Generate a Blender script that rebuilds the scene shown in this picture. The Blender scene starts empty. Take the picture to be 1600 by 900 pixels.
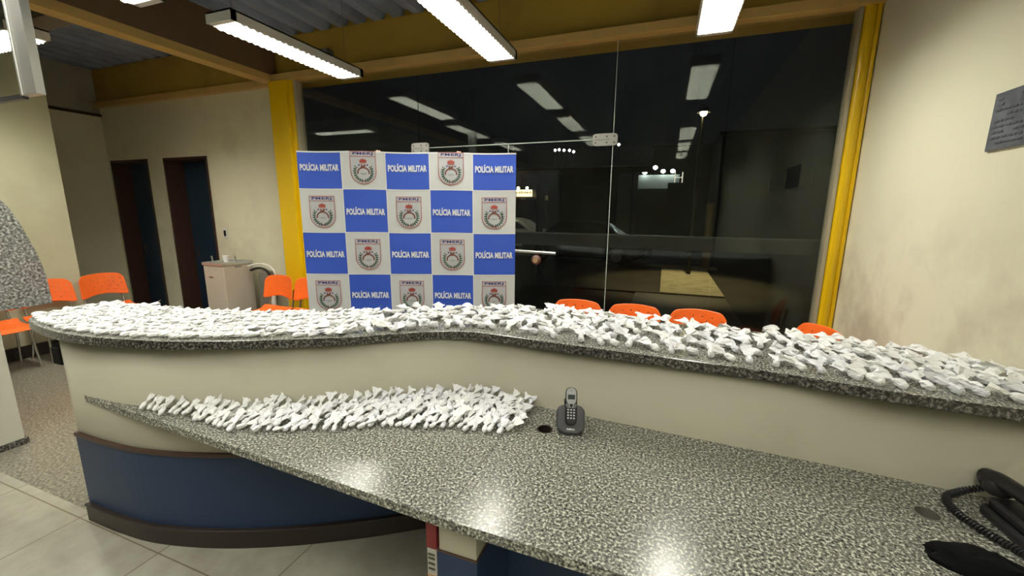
import bpy, bmesh, math, random
from mathutils import Vector, Matrix, noise
random.seed(7)
scn = bpy.context.scene
COL = scn.collection

# ------------------------------------------------------------------ camera
cam_d = bpy.data.cameras.new('camera')
cam_d.sensor_width = 36.0
cam_d.lens = 641.0 / 1600.0 * 36.0
cam_d.clip_start = 0.02
cam_d.clip_end = 400
cam = bpy.data.objects.new('camera', cam_d)
COL.objects.link(cam)
CAMPOS = Vector((0, 0, 1.7))

def cam_basis():
    down = Vector((769 - 800, -(3822 - 450), -641.0)).normalized()
    up = -down
    v = Vector((-977 - 800, -(311 - 450), -641.0)).normalized()
    v = (v - up * v.dot(up)).normalized()
    X = -v
    Y = up.cross(X)
    return Matrix((X, Y, up))
cam.matrix_world = Matrix.Translation(CAMPOS) @ cam_basis().to_4x4()
scn.camera = cam

# ------------------------------------------------------------------ view, world
scn.view_settings.view_transform = 'Standard'
scn.view_settings.look = 'None'
scn.view_settings.exposure = 0.22
scn.view_settings.gamma = 1.0
scn.view_settings.use_curve_mapping = False
w = bpy.data.worlds.new('night_sky')
scn.world = w
w.use_nodes = True
w.node_tree.nodes['Background'].inputs[0].default_value = (0.0035, 0.0038, 0.004, 1)
w.node_tree.nodes['Background'].inputs[1].default_value = 1.0
try:
    scn.cycles.max_bounces = 8
    scn.cycles.transparent_max_bounces = 12
    scn.cycles.sample_clamp_indirect = 6.0
    scn.cycles.use_denoising = True
except Exception:
    pass

LAMP_POWER = 33.0
LAMP_COLOR = (1.0, 0.98, 0.89)
TUBE_STRENGTH = 7.0

# spots outside: street lamp, fuel forecourt, and one added for the silver car
def spot_light(name, loc, target, energy, color, size, blend=0.4, radius=0.15):
    d = bpy.data.lights.new(name, 'SPOT')
    d.energy = energy; d.color = color; d.spot_size = size; d.spot_blend = blend
    d.shadow_soft_size = radius
    o = bpy.data.objects.new(name, d); COL.objects.link(o)
    o.location = loc
    o.rotation_euler = (Vector(target) - Vector(loc)).to_track_quat('-Z', 'Y').to_euler()
    return o
spot_light('street_and_fill_spot', (0.72, 11.6, 4.0), (0.55, 10.8, 0), 560, (1.0, 0.80, 0.38), 1.15, 0.5, 0.08)
spot_light('street_and_fill_spot', (-7.2, 15.2, 4.6), (-6.2, 17.4, .5), 260, (1.0, 0.9, 0.65), 1.2, 0.6, 0.1)  # added to brighten the silver car, set apart from the lamp post
spot_light('forecourt_light', (-25, 70, 7.5), (-25.5, 82, 1.5), 5200, (1.0, 0.86, 0.55), 1.5, 0.6, 0.5)

# ------------------------------------------------------------------ materials
MATS = {}
def mat(name, col=(0.8, 0.8, 0.8), rough=0.5, metal=0.0, emit=None, estr=0.0, spec=0.5, alpha=1.0, trans=0.0):
    if name in MATS: return MATS[name]
    m = bpy.data.materials.new(name); m.use_nodes = True
    b = m.node_tree.nodes['Principled BSDF']
    b.inputs['Base Color'].default_value = (*col, 1)
    b.inputs['Roughness'].default_value = rough
    b.inputs['Metallic'].default_value = metal
    b.inputs['Specular IOR Level'].default_value = spec
    if emit:
        b.inputs['Emission Color'].default_value = (*emit, 1)
        b.inputs['Emission Strength'].default_value = estr
    if trans: b.inputs['Transmission Weight'].default_value = trans
    MATS[name] = m
    return m
def nodes_of(m): return m.node_tree.nodes, m.node_tree.links, m.node_tree.nodes['Principled BSDF']
def ramp(n, stops, interp='LINEAR'):
    r = n.new('ShaderNodeValToRGB'); cr = r.color_ramp; cr.interpolation = interp
    while len(cr.elements) < len(stops): cr.elements.new(0.5)
    for e, (p, c) in zip(cr.elements, stops):
        e.position = p; e.color = (*c, 1)
    return r
def tex(n, l, kind, scale, detail=2.0, mapscale=(1, 1, 1), rough=0.5, rot=(0, 0, 0)):
    tc = n.new('ShaderNodeTexCoord'); mp = n.new('ShaderNodeMapping')
    mp.inputs['Scale'].default_value = mapscale
    mp.inputs['Rotation'].default_value = rot
    l.new(tc.outputs['Object'], mp.inputs['Vector'])
    t = n.new(kind)
    t.inputs['Scale'].default_value = scale
    if kind == 'ShaderNodeTexNoise':
        t.inputs['Detail'].default_value = detail
        t.inputs['Roughness'].default_value = rough
    l.new(mp.outputs['Vector'], t.inputs['Vector'])
    return t
def bump(n, l, b, src, strength=0.2, dist=0.01):
    bm_ = n.new('ShaderNodeBump'); bm_.inputs['Strength'].default_value = strength
    bm_.inputs['Distance'].default_value = dist
    l.new(src, bm_.inputs['Height']); l.new(bm_.outputs['Normal'], b.inputs['Normal'])
def mixc(n, l, fac, a, bcol):
    mx = n.new('ShaderNodeMix'); mx.data_type = 'RGBA'
    if hasattr(fac, 'default_value') or hasattr(fac, 'links'): l.new(fac, mx.inputs[0])
    else: mx.inputs[0].default_value = fac
    for v, i in ((a, 6), (bcol, 7)):
        if isinstance(v, tuple): mx.inputs[i].default_value = (*v, 1)
        else: l.new(v, mx.inputs[i])
    return mx.outputs[2]

def plaster(name, base, dirt, dirt_scale=1.2, lo=0.52, hi=0.75, amount=0.6, zfade=None, rough=0.75):
    m = mat(name, base, rough, spec=0.25)
    n, l, b = nodes_of(m)
    t = tex(n, l, 'ShaderNodeTexNoise', dirt_scale, 5.0, rough=0.6)
    r = ramp(n, [(lo, (0, 0, 0)), (hi, (amount,) * 3)])
    l.new(t.outputs['Fac'], r.inputs['Fac'])
    fac = r.outputs['Color']
    if zfade:
        tc = n.new('ShaderNodeTexCoord'); sx = n.new('ShaderNodeSeparateXYZ')
        l.new(tc.outputs['Object'], sx.inputs[0])
        mr = n.new('ShaderNodeMapRange')
        mr.inputs['From Min'].default_value = zfade[0]; mr.inputs['From Max'].default_value = zfade[1]
        mr.inputs['To Min'].default_value = 1.0; mr.inputs['To Max'].default_value = 0.0
        l.new(sx.outputs['Z'], mr.inputs['Value'])
        mu = n.new('ShaderNodeMath'); mu.operation = 'MULTIPLY'
        l.new(fac, mu.inputs[0]); l.new(mr.outputs[0], mu.inputs[1]); fac = mu.outputs[0]
    c = mixc(n, l, fac, base, dirt)
    l.new(c, b.inputs['Base Color'])
    t2 = tex(n, l, 'ShaderNodeTexNoise', 40, 3.0)
    bump(n, l, b, t2.outputs['Fac'], 0.12, 0.004)
    return m

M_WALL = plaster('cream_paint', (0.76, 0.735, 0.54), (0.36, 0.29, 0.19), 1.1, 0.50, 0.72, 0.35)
M_WALLL = plaster('cream_paint_darkened', (0.57, 0.56, 0.38), (0.30, 0.26, 0.16), 1.1, 0.50, 0.72, 0.35)  # cream paint copied darker, so the left wall's lower light sits in its colour
M_WALLR = plaster('cream_paint_scuffed', (0.80, 0.78, 0.585), (0.36, 0.30, 0.21), 1.7, 0.42, 0.66, 0.62, zfade=(1.15, 1.85))
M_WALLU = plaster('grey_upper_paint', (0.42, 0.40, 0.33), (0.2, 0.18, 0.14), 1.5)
M_PILLAR = plaster('pillar_paint', (0.45, 0.44, 0.36), (0.25, 0.22, 0.16), 2.2, 0.5, 0.75, 0.5)
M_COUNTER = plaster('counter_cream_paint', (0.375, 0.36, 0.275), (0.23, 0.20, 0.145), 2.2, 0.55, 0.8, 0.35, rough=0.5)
M_BLUE = plaster('navy_panel_paint', (0.018, 0.036, 0.080), (0.05, 0.06, 0.07), 3, 0.6, 0.8, 0.4, rough=0.4)
M_GOLD = plaster('ochre_beam_paint', (0.50, 0.33, 0.055), (0.22, 0.14, 0.05), 2, 0.5, 0.8, 0.5, rough=0.45)
M_FLANGE = plaster('ochre_flange_paint', (0.62, 0.42, 0.14), (0.35, 0.22, 0.08), 4, 0.5, 0.8, 0.5, rough=0.45)
M_BROWNBEAM = plaster('brown_beam_paint', (0.17, 0.11, 0.06), (0.10, 0.07, 0.04), 3, 0.5, 0.8, 0.5, rough=0.5)
M_YEL = mat('yellow_gloss_paint', (0.80, 0.52, 0.004), 0.25)
M_DUSTBEAM = plaster('dusty_grey_beam_paint', (0.20, 0.18, 0.14), (0.10, 0.09, 0.07), 3)
M_DECK = plaster('grey_metal_deck', (0.32, 0.39, 0.52), (0.16, 0.18, 0.23), 2.5, 0.45, 0.75, 0.7, rough=0.5)
M_ALU = mat('aluminium', (0.62, 0.62, 0.60), 0.35, 0.8)
M_STRIP = mat('dull_aluminium_channel', (0.42, 0.38, 0.27), 0.45, 0.2)
M_STEEL = mat('chrome_tube', (0.7, 0.7, 0.68), 0.18, 1.0)
M_WHITE = mat('white_enamel', (0.72, 0.71, 0.66), 0.4)
M_TUBE = mat('fluorescent_tube', (1, 1, 1), 0.5, emit=(1.0, 0.96, 0.84), estr=TUBE_STRENGTH)
M_BLADE = mat('louvre_blade', (0.85, 0.84, 0.78), 0.35)
M_ORANGE = mat('orange_plastic', (0.90, 0.155, 0.018), 0.38)
M_BROWN = mat('dark_brown_wood', (0.050, 0.022, 0.014), 0.4)
M_DBLUE = mat('blue_door_paint', (0.010, 0.028, 0.052), 0.4)
M_DBASE = mat('dark_base_wood', (0.022, 0.014, 0.011), 0.4)
M_BLACK = mat('black_plastic', (0.010, 0.010, 0.011), 0.35)
M_DGREY = mat('charcoal_plastic', (0.030, 0.031, 0.034), 0.38)
M_GREYP = mat('silver_plastic', (0.40, 0.41, 0.42), 0.3, 0.3)
M_LCD = mat('lcd_screen', (0.045, 0.052, 0.052), 0.2)
M_KEY = mat('pale_key_legend', (0.6, 0.62, 0.64), 0.4)
M_SOCK = mat('matte_black_box', (0.006, 0.006, 0.006), 0.8, spec=0.1)
M_CLOTH = mat('black_cloth', (0.004, 0.004, 0.0045), 0.95, spec=0.1)
M_BAN_B = mat('banner_blue', (0.042, 0.11, 0.60), 0.45)
M_BAN_W = mat('banner_white', (0.74, 0.76, 0.76), 0.45)
M_BAN_T = mat('banner_letter_white', (0.90, 0.91, 0.93), 0.45)
M_BAN_R = mat('banner_red', (0.42, 0.075, 0.055), 0.5)
M_BAN_N = mat('banner_navy', (0.05, 0.035, 0.20), 0.5)
M_BAN_G = mat('banner_green', (0.03, 0.085, 0.045), 0.5)
M_BAN_S = mat('banner_brown', (0.20, 0.075, 0.06), 0.5)
M_BAN_P = mat('banner_shield_grey', (0.60, 0.61, 0.64), 0.5)
M_SKIN = mat('skin', (0.55, 0.30, 0.20), 0.5)
M_UNI = mat('grey_uniform_cloth', (0.05, 0.055, 0.06), 0.9)
M_HAIR = mat('dark_hair', (0.012, 0.009, 0.007), 0.6)
M_COOL = mat('cooler_beige_enamel', (0.50, 0.44, 0.36), 0.4)
M_COOLS = mat('cooler_side_enamel', (0.48, 0.45, 0.33), 0.4)
M_RED = mat('red_print', (0.16, 0.012, 0.012), 0.45)
M_CARD = mat('pale_printed_card', (0.38, 0.38, 0.34), 0.5)
M_TAN = mat('tan_printed_card', (0.35, 0.22, 0.12), 0.5)
M_ASPH = plaster('asphalt', (0.035, 0.032, 0.026), (0.016, 0.015, 0.012), 0.9, 0.4, 0.7, 0.8)
M_PAVE = plaster('paving_concrete', (0.36, 0.33, 0.23), (0.14, 0.12, 0.08), 3.2, 0.45, 0.7, 0.6)
M_NIGHT = mat('dark_building_render', (0.03, 0.029, 0.025), 0.9)
M_RAIL = mat('black_steel_rail', (0.006, 0.006, 0.007), 0.4)
M_CARW = mat('silver_car_paint', (0.30, 0.31, 0.29), 0.3, 0.3)
M_CARB = mat('black_car_paint', (0.008, 0.008, 0.009), 0.2)
M_RUBBER = mat('tyre_rubber', (0.012, 0.012, 0.012), 0.8)
M_CARGL = mat('car_window_glass', (0.01, 0.012, 0.014), 0.08)
M_BULBY = mat('sodium_bulb', (1, 0.9, 0.5), 0.5, emit=(1.0, 0.85, 0.40), estr=30)
M_BULBW = mat('white_bulb', (1, 1, 1), 0.5, emit=(0.85, 1.0, 0.95), estr=22)
M_BULBD = mat('distant_bulb', (1, 1, 1), 0.5, emit=(1.0, 0.97, 0.9), estr=5)
M_SIGNL = mat('backlit_fascia', (0.9, 0.85, 0.7), 0.5, emit=(1.0, 0.84, 0.52), estr=0.30)
M_FWALL = mat('pale_forecourt_paint', (0.75, 0.70, 0.55), 0.6)
M_DARKTXT = mat('dark_lettering', (0.05, 0.04, 0.02), 0.6)
M_PLAQ = plaster('grey_plaque_metal', (0.115, 0.125, 0.14), (0.19, 0.20, 0.22), 9, 0.45, 0.6, 0.7, rough=0.25)
M_PLTX = mat('plaque_engraving', (0.055, 0.06, 0.07), 0.4)
M_WOODK = mat('brown_knob_wood', (0.14, 0.06, 0.04), 0.4)
M_KNOBC = mat('brass_knob_centre', (0.55, 0.38, 0.20), 0.4, 0.4)
M_HOSE = mat('white_hose', (0.75, 0.72, 0.66), 0.5)
M_FILT = mat('grey_filter_metal', (0.20, 0.19, 0.16), 0.35, 0.4)
M_PURP = mat('blue_valve', (0.05, 0.05, 0.18), 0.4)
M_CUP = mat('white_cup', (0.8, 0.8, 0.78), 0.5)
M_RUBY = mat('dull_timber_post', (0.34, 0.24, 0.10), 0.6)

# granite: coarse grains
def granite(name, dark, mid, light, scale, stretch=(1, 1, 1), rough=0.16, rot=(0, 0, 0)):
    m = mat(name, mid, rough)
    n, l, b = nodes_of(m)
    t = tex(n, l, 'ShaderNodeTexNoise', scale, 3.0, stretch, 0.62, rot)
    r = ramp(n, [(0.0, dark), (0.38, dark), (0.46, mid), (0.53, mid), (0.60, light), (0.7, light)])
    l.new(t.outputs['Fac'], r.inputs['Fac'])
    v = tex(n, l, 'ShaderNodeTexVoronoi', scale * 1.1, 0, stretch, rot=rot)
    r2 = ramp(n, [(0.0, (0.55, 0.55, 0.55)), (0.25, (0.9, 0.9, 0.9)), (0.55, (1.1, 1.1, 1.1))])
    l.new(v.outputs['Distance'], r2.inputs['Fac'])
    mx = n.new('ShaderNodeMix'); mx.data_type = 'RGBA'; mx.blend_type = 'MULTIPLY'
    mx.inputs[0].default_value = 1.0
    l.new(r.outputs['Color'], mx.inputs[6]); l.new(r2.outputs['Color'], mx.inputs[7])
    l.new(mx.outputs[2], b.inputs['Base Color'])
    return m
M_GRAN = granite('grey_granite', (0.022, 0.022, 0.018), (0.125, 0.125, 0.105), (0.46, 0.46, 0.385), 112, rough=0.20)
M_GRAND = granite('dark_granite_edge', (0.008, 0.007, 0.007), (0.045, 0.042, 0.038), (0.17, 0.155, 0.14), 95)
M_GRANS = granite('grey_granite_panel', (0.05, 0.048, 0.045), (0.16, 0.16, 0.15), (0.40, 0.40, 0.37), 65)
M_GRANF = granite('granite_floor', (0.07, 0.065, 0.05), (0.15, 0.14, 0.105), (0.27, 0.25, 0.19), 60, rough=0.3)

# glass: clear sheet with Fresnel mirror and a little dust
def glass_mat():
    m = bpy.data.materials.new('window_glass'); m.use_nodes = True
    n, l = m.node_tree.nodes, m.node_tree.links
    n.clear()
    out = n.new('ShaderNodeOutputMaterial')
    tr = n.new('ShaderNodeBsdfTransparent'); tr.inputs[0].default_value = (0.93, 0.95, 0.93, 1)
    gl = n.new('ShaderNodeBsdfGlossy'); gl.inputs['Roughness'].default_value = 0.0
    gl.inputs[0].default_value = (0.9, 1.0, 0.95, 1)
    fr0 = n.new('ShaderNodeFresnel'); fr0.inputs[0].default_value = 1.52
    geo = n.new('ShaderNodeNewGeometry')
    iv = n.new('ShaderNodeMath'); iv.operation = 'SUBTRACT'; iv.inputs[0].default_value = 1.0; l.new(geo.outputs['Backfacing'], iv.inputs[1])
    fr = n.new('ShaderNodeMath'); fr.operation = 'MULTIPLY'; l.new(fr0.outputs[0], fr.inputs[0]); l.new(iv.outputs[0], fr.inputs[1])
    mx = n.new('ShaderNodeMixShader')
    l.new(fr.outputs[0], mx.inputs[0]); l.new(tr.outputs[0], mx.inputs[1]); l.new(gl.outputs[0], mx.inputs[2])
    df = n.new('ShaderNodeBsdfDiffuse'); df.inputs[0].default_value = (0.5, 0.52, 0.45, 1)
    tc = n.new('ShaderNodeTexCoord'); nz = n.new('ShaderNodeTexNoise'); nz.inputs['Scale'].default_value = 1.6
    nz.inputs['Detail'].default_value = 6
    l.new(tc.outputs['Object'], nz.inputs['Vector'])
    rp = ramp(n, [(0.40, (0.001,) * 3), (0.75, (0.009,) * 3)])
    l.new(nz.outputs['Fac'], rp.inputs['Fac'])
    m2 = n.new('ShaderNodeMixShader')
    l.new(rp.outputs['Color'], m2.inputs[0]); l.new(mx.outputs[0], m2.inputs[1]); l.new(df.outputs[0], m2.inputs[2])
    l.new(m2.outputs[0], out.inputs['Surface'])
    return m
M_GLASS = glass_mat()
M_GEDGE = mat('glass_edge', (0.55, 0.62, 0.58), 0.15)
M_ACRY = M_GLASS

def tile_floor():
    m = mat('beige_floor_tile', (0.45, 0.40, 0.30), 0.28)
    n, l, b = nodes_of(m)
    tc = n.new('ShaderNodeTexCoord'); mp = n.new('ShaderNodeMapping')
    mp.inputs['Location'].default_value = (-(-2.926) + 0.0, -1.05, 0)
    l.new(tc.outputs['Object'], mp.inputs['Vector'])
    bk = n.new('ShaderNodeTexBrick'); bk.offset = 0.0; bk.squash = 1.0
    bk.inputs['Scale'].default_value = 1.0
    bk.inputs['Brick Width'].default_value = 0.672
    bk.inputs['Row Height'].default_value = 0.672
    bk.inputs['Mortar Size'].default_value = 0.0035
    bk.inputs['Mortar Smooth'].default_value = 0.1
    bk.inputs['Color1'].default_value = (0.325, 0.315, 0.26, 1)
    bk.inputs['Color2'].default_value = (0.30, 0.288, 0.235, 1)
    bk.inputs['Mortar'].default_value = (0.15, 0.12, 0.08, 1)
    l.new(mp.outputs['Vector'], bk.inputs['Vector'])
    t = tex(n, l, 'ShaderNodeTexNoise', 3.0, 6.0, rough=0.65)
    r = ramp(n, [(0.35, (0.72, 0.70, 0.66)), (0.65, (1.08, 1.08, 1.06))])
    l.new(t.outputs['Fac'], r.inputs['Fac'])
    mx = n.new('ShaderNodeMix'); mx.data_type = 'RGBA'; mx.blend_type = 'MULTIPLY'; mx.inputs[0].default_value = 1
    l.new(bk.outputs['Color'], mx.inputs[6]); l.new(r.outputs['Color'], mx.inputs[7])
    l.new(mx.outputs[2], b.inputs['Base Color'])
    return m
M_TILE = tile_floor()

def plastic_bag():
    m = mat('white_thin_plastic', (0.80, 0.80, 0.785), 0.38)
    n, l, b = nodes_of(m)
    t = tex(n, l, 'ShaderNodeTexNoise', 90, 4.0)
    bump(n, l, b, t.outputs['Fac'], 0.7, 0.004)
    oi = n.new('ShaderNodeObjectInfo')
    r = ramp(n, [(0.0, (0.80, 0.80, 0.76)), (0.5, (0.78, 0.78, 0.79)), (1.0, (0.70, 0.705, 0.74))])
    l.new(oi.outputs['Random'], r.inputs['Fac']); l.new(r.outputs['Color'], b.inputs['Base Color'])
    return m
M_BAG = plastic_bag()

# ------------------------------------------------------------------ mesh building
class MB:
    def __init__(s):
        s.v = []; s.f = []; s.m = []; s.mats = []
    def mi(s, m):
        if m not in s.mats: s.mats.append(m)
        return s.mats.index(m)
    def add(s, verts, faces, m):
        k = len(s.v); i = s.mi(m)
        s.v += [tuple(p) for p in verts]
        s.f += [tuple(k + a for a in f) for f in faces]
        s.m += [i] * len(faces)
        return s
    def box(s, x0, x1, y0, y1, z0, z1, m, M=None):
        vs = [Vector((x, y, z)) for z in (z0, z1) for y in (y0, y1) for x in (x0, x1)]
        if M: vs = [M @ p for p in vs]
        return s.add(vs, [(0, 2, 3, 1), (4, 5, 7, 6), (0, 1, 5, 4), (2, 6, 7, 3), (0, 4, 6, 2), (1, 3, 7, 5)], m)
    def prism(s, pts, z0, z1, m, ms=None, M=None):
        n = len(pts)
        a = sum(pts[i][0] * pts[(i + 1) % n][1] - pts[(i + 1) % n][0] * pts[i][1] for i in range(n))
        if a < 0: pts = pts[::-1]
        vs = [Vector((p[0], p[1], z0)) for p in pts] + [Vector((p[0], p[1], z1)) for p in pts]
        if M: vs = [M @ p for p in vs]
        s.add(vs, [tuple(range(n))[::-1], tuple(range(n, 2 * n))], m)
        k = len(s.v) - 2 * n; i = s.mi(ms or m)
        for j in range(n):
            s.f.append((k + j, k + (j + 1) % n, k + n + (j + 1) % n, k + n + j)); s.m.append(i)
        return s
    def tube(s, path, r, m, seg=10, cap=True):
        P = [Vector(p) for p in path]; n = len(P)
        rr = r if isinstance(r, (list, tuple)) else [r] * n
        T = [(P[min(i + 1, n - 1)] - P[max(i - 1, 0)]).normalized() for i in range(n)]
        a = Vector((0, 0, 1)) if abs(T[0].z) < 0.9 else Vector((1, 0, 0))
        N = (a - T[0] * a.dot(T[0])).normalized()
        vs = []
        for i in range(n):
            N = (N - T[i] * N.dot(T[i])).normalized(); B = T[i].cross(N)
            for k in range(seg):
                t = 2 * math.pi * k / seg
                vs.append(P[i] + (N * math.cos(t) + B * math.sin(t)) * rr[i])
        fs = [(i * seg + k, i * seg + (k + 1) % seg, (i + 1) * seg + (k + 1) % seg, (i + 1) * seg + k)
              for i in range(n - 1) for k in range(seg)]
        if cap:
            fs.append(tuple(range(seg))[::-1]); fs.append(tuple((n - 1) * seg + k for k in range(seg)))
        return s.add(vs, fs, m)
    def lathe(s, prof, m, loc=(0, 0, 0), seg=24, M=None, cap=True):
        vs = []; n = len(prof)
        for (r, z) in prof:
            for k in range(seg):
                t = 2 * math.pi * k / seg
                p = Vector((r * math.cos(t), r * math.sin(t), z))
                if M: p = M @ p
                vs.append(p + Vector(loc))
        fs = [(i * seg + k, i * seg + (k + 1) % seg, (i + 1) * seg + (k + 1) % seg, (i + 1) * seg + k)
              for i in range(n - 1) for k in range(seg)]
        if cap:
            fs.append(tuple(range(seg))[::-1]); fs.append(tuple((n - 1) * seg + k for k in range(seg)))
        return s.add(vs, fs, m)
    def build(s, name, parent=None, smooth=False, bevel=0, loc=None, bseg=2, angle=0.6):
        me = bpy.data.meshes.new(name)
        me.from_pydata(s.v, [], s.f)
        for m in s.mats: me.materials.append(m)
        me.polygons.foreach_set('material_index', s.m)
        me.update()
        if smooth:
            me.polygons.foreach_set('use_smooth', [True] * len(me.polygons))
        o = bpy.data.objects.new(name, me)
        COL.objects.link(o)
        if loc is not None:      # move the origin to loc, keep the shape where it is
            L = Vector(loc)
            for v in me.vertices: v.co -= L
            o.location = L
        if parent is not None: o.parent = parent
        if bevel:
            b = o.modifiers.new('bevel', 'BEVEL'); b.width = bevel; b.segments = bseg
            b.limit_method = 'ANGLE'; b.angle_limit = angle
        if smooth:
            try:
                me.set_sharp_from_angle(angle=math.radians(40))
            except Exception: pass
        return o

def tag(o, label=None, cat=None, group=None, kind=None):
    if label: o['label'] = label
    if cat: o['category'] = cat
    if group: o['group'] = group
    if kind: o['kind'] = kind
    return o
def empty(name, loc, rz=0, label=None, cat=None, group=None, kind=None):
    o = bpy.data.objects.new(name, None); COL.objects.link(o)
    o.location = loc; o.rotation_euler = (0, 0, rz); o.empty_display_size = 0.1
    return tag(o, label, cat, group, kind)
def struct(o, label=None):
    o['kind'] = 'structure'
    if label: o['label'] = label
    return o
def copy_tree(o, parent=None):
    c = o.copy(); COL.objects.link(c)
    if parent is not None:
        c.parent = parent
        c.matrix_parent_inverse = o.matrix_parent_inverse.copy()
    for ch in list(o.children): copy_tree(ch, c)
    return c

def spline(pts, n=8):
    out = []
    P = [Vector(p) for p in pts]
    for i in range(len(P) - 1):
        p0 = P[max(i - 1, 0)]; p1 = P[i]; p2 = P[i + 1]; p3 = P[min(i + 2, len(P) - 1)]
        for k in range(n):
            t = k / n
            out.append(0.5 * ((2 * p1) + (-p0 + p2) * t + (2 * p0 - 5 * p1 + 4 * p2 - p3) * t * t + (-p0 + 3 * p1 - 3 * p2 + p3) * t ** 3))
    out.append(P[-1])
    return out
def offset(curve, d):
    out = []
    for i, p in enumerate(curve):
        t = (curve[min(i + 1, len(curve) - 1)] - curve[max(i - 1, 0)]).normalized()
        out.append(Vector((p.x - t.y * d, p.y + t.x * d)))
    return out
def at_x(curve, x):
    for a, b in zip(curve, curve[1:]):
        if a.x <= x <= b.x: return a.y + (b.y - a.y) * (x - a.x) / max(b.x - a.x, 1e-6)
    return curve[-1].y if x > curve[-1].x else curve[0].y

_txt = {}
def text_mesh(s, size=1.0, bold=0.0, spacing=1.0):
    key = (s, size, bold, spacing)
    if key in _txt: return _txt[key]
    cu = bpy.data.curves.new('t', 'FONT'); cu.body = s; cu.size = size
    cu.align_x = 'CENTER'; cu.align_y = 'CENTER'; cu.offset = bold; cu.resolution_u = 3
    cu.space_character = spacing
    o = bpy.data.objects.new('t', cu); COL.objects.link(o)
    dg = bpy.context.evaluated_depsgraph_get()
    me = bpy.data.meshes.new_from_object(o.evaluated_get(dg))
    vs = [Vector(v.co) for v in me.vertices]; fs = [tuple(p.vertices) for p in me.polygons]
    bpy.data.objects.remove(o); bpy.data.curves.remove(cu); bpy.data.meshes.remove(me)
    xs = [v.x for v in vs]; ys = [v.y for v in vs]
    cx, cy = (min(xs) + max(xs)) / 2, (min(ys) + max(ys)) / 2
    vs = [Vector((v.x - cx, v.y - cy, 0)) for v in vs]
    _txt[key] = (vs, fs, max(xs) - min(xs), max(ys) - min(ys))
    return _txt[key]

def boolean_cut(o, cutters):
    dg = None
    for c in cutters:
        md = o.modifiers.new('cut', 'BOOLEAN'); md.object = c; md.operation = 'DIFFERENCE'; md.solver = 'EXACT'
    dg = bpy.context.evaluated_depsgraph_get()
    me = bpy.data.meshes.new_from_object(o.evaluated_get(dg))
    o.modifiers.clear()
    old = o.data; o.data = me; me.name = o.name
    bpy.data.meshes.remove(old)
    for c in cutters:
        d = c.data; bpy.data.objects.remove(c); bpy.data.meshes.remove(d)

# ================================================================== STRUCTURE
D = 4.1
XR = 1.38
XL = -6.7
ZC = 3.72
# floors
struct(MB().box(-9.5, 3.0, -6.0, 1.10, -0.15, 0.0, M_TILE).box(-2.75, XR + .1, 1.10, 1.85, -.15, 0.0, M_TILE).build('floor'), 'beige square floor tiles on the desk side')
struct(MB().box(-9.5, -2.75, 1.10, 1.85, -0.15, 0.0, M_GRANF).box(-9.5, XR + .2, 1.85, 4.16, -0.15, 0.0, M_GRANF).build('floor_granite'), 'speckled granite floor of the waiting area')
# deck ceiling with corrugations running towards the glass
mb = MB()
x = -9.4; pr = []
while x < 1.9:
    pr += [(x, ZC), (x + 0.09, ZC), (x + 0.125, ZC + 0.07), (x + 0.215, ZC + 0.07)]
    x += 0.25
n = len(pr)
vs = [(p[0], -6.0, p[1]) for p in pr] + [(p[0], D + .25, p[1]) for p in pr]
mb.add(vs, [(i, i + n, i + n + 1, i + 1) for i in range(n - 1)], M_DECK)
mb.box(-9.5, 2.0, -6.0, D + .3, ZC + 0.08, ZC + 0.15, M_DECK)
struct(mb.build('ceiling'), 'dark grey corrugated metal deck ceiling')

# right wall
struct(MB().box(XR, XR + .15, -6.0, D + .05, 0, ZC + .1, M_WALLR).build('wall_right'), 'cream right wall with brown scuffs above the chairs')
# rear wall
struct(MB().box(-9.5, XR + .15, -6.15, -6.0, 0, ZC + .1, M_WALL).build('wall_rear'))
# door wall with two openings
D1 = (-8.23, -7.33); D2 = (-6.965, -6.035); DH = 2.40
mb = MB()
for a, b_ in ((-8.5, D1[0]), (D1[1], D2[0]), (D2[1], -4.6)):
    mb.box(a, b_, D, D + .32, 0, DH, M_WALL)
mb.box(-8.5, -4.6, D, D + .32, DH, 3.22, M_WALL)
struct(mb.build('wall_back'), 'cream wall with the two dark doorways')
mb = MB().box(-8.5, XR + .15, D + .06, D + .32, 3.22, ZC + .1, M_GOLD)
struct(mb.build('wall_back_upper'))
# left walls
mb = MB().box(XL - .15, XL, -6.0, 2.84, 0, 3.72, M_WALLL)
mb.box(-8.5, XL - .15, 2.70, 2.84, 0, 3.72, M_WALL)
struct(mb.build('wall_left'), 'cream left wall behind the orange chairs')
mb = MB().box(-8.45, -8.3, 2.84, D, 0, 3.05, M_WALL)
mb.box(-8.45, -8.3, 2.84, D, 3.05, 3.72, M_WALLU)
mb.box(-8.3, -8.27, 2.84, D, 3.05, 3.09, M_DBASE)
struct(mb.build('wall_alcove'), 'shaded side wall of the door alcove')
struct(MB().box(XL, XL + .02, -6, 2.84, 0, 0.14, M_DBASE).build('baseboard_left'))
struct(MB().box(D2[1], -4.63, D - .02, D, 0, 0.12, M_DBASE).build('baseboard_back'))

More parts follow.
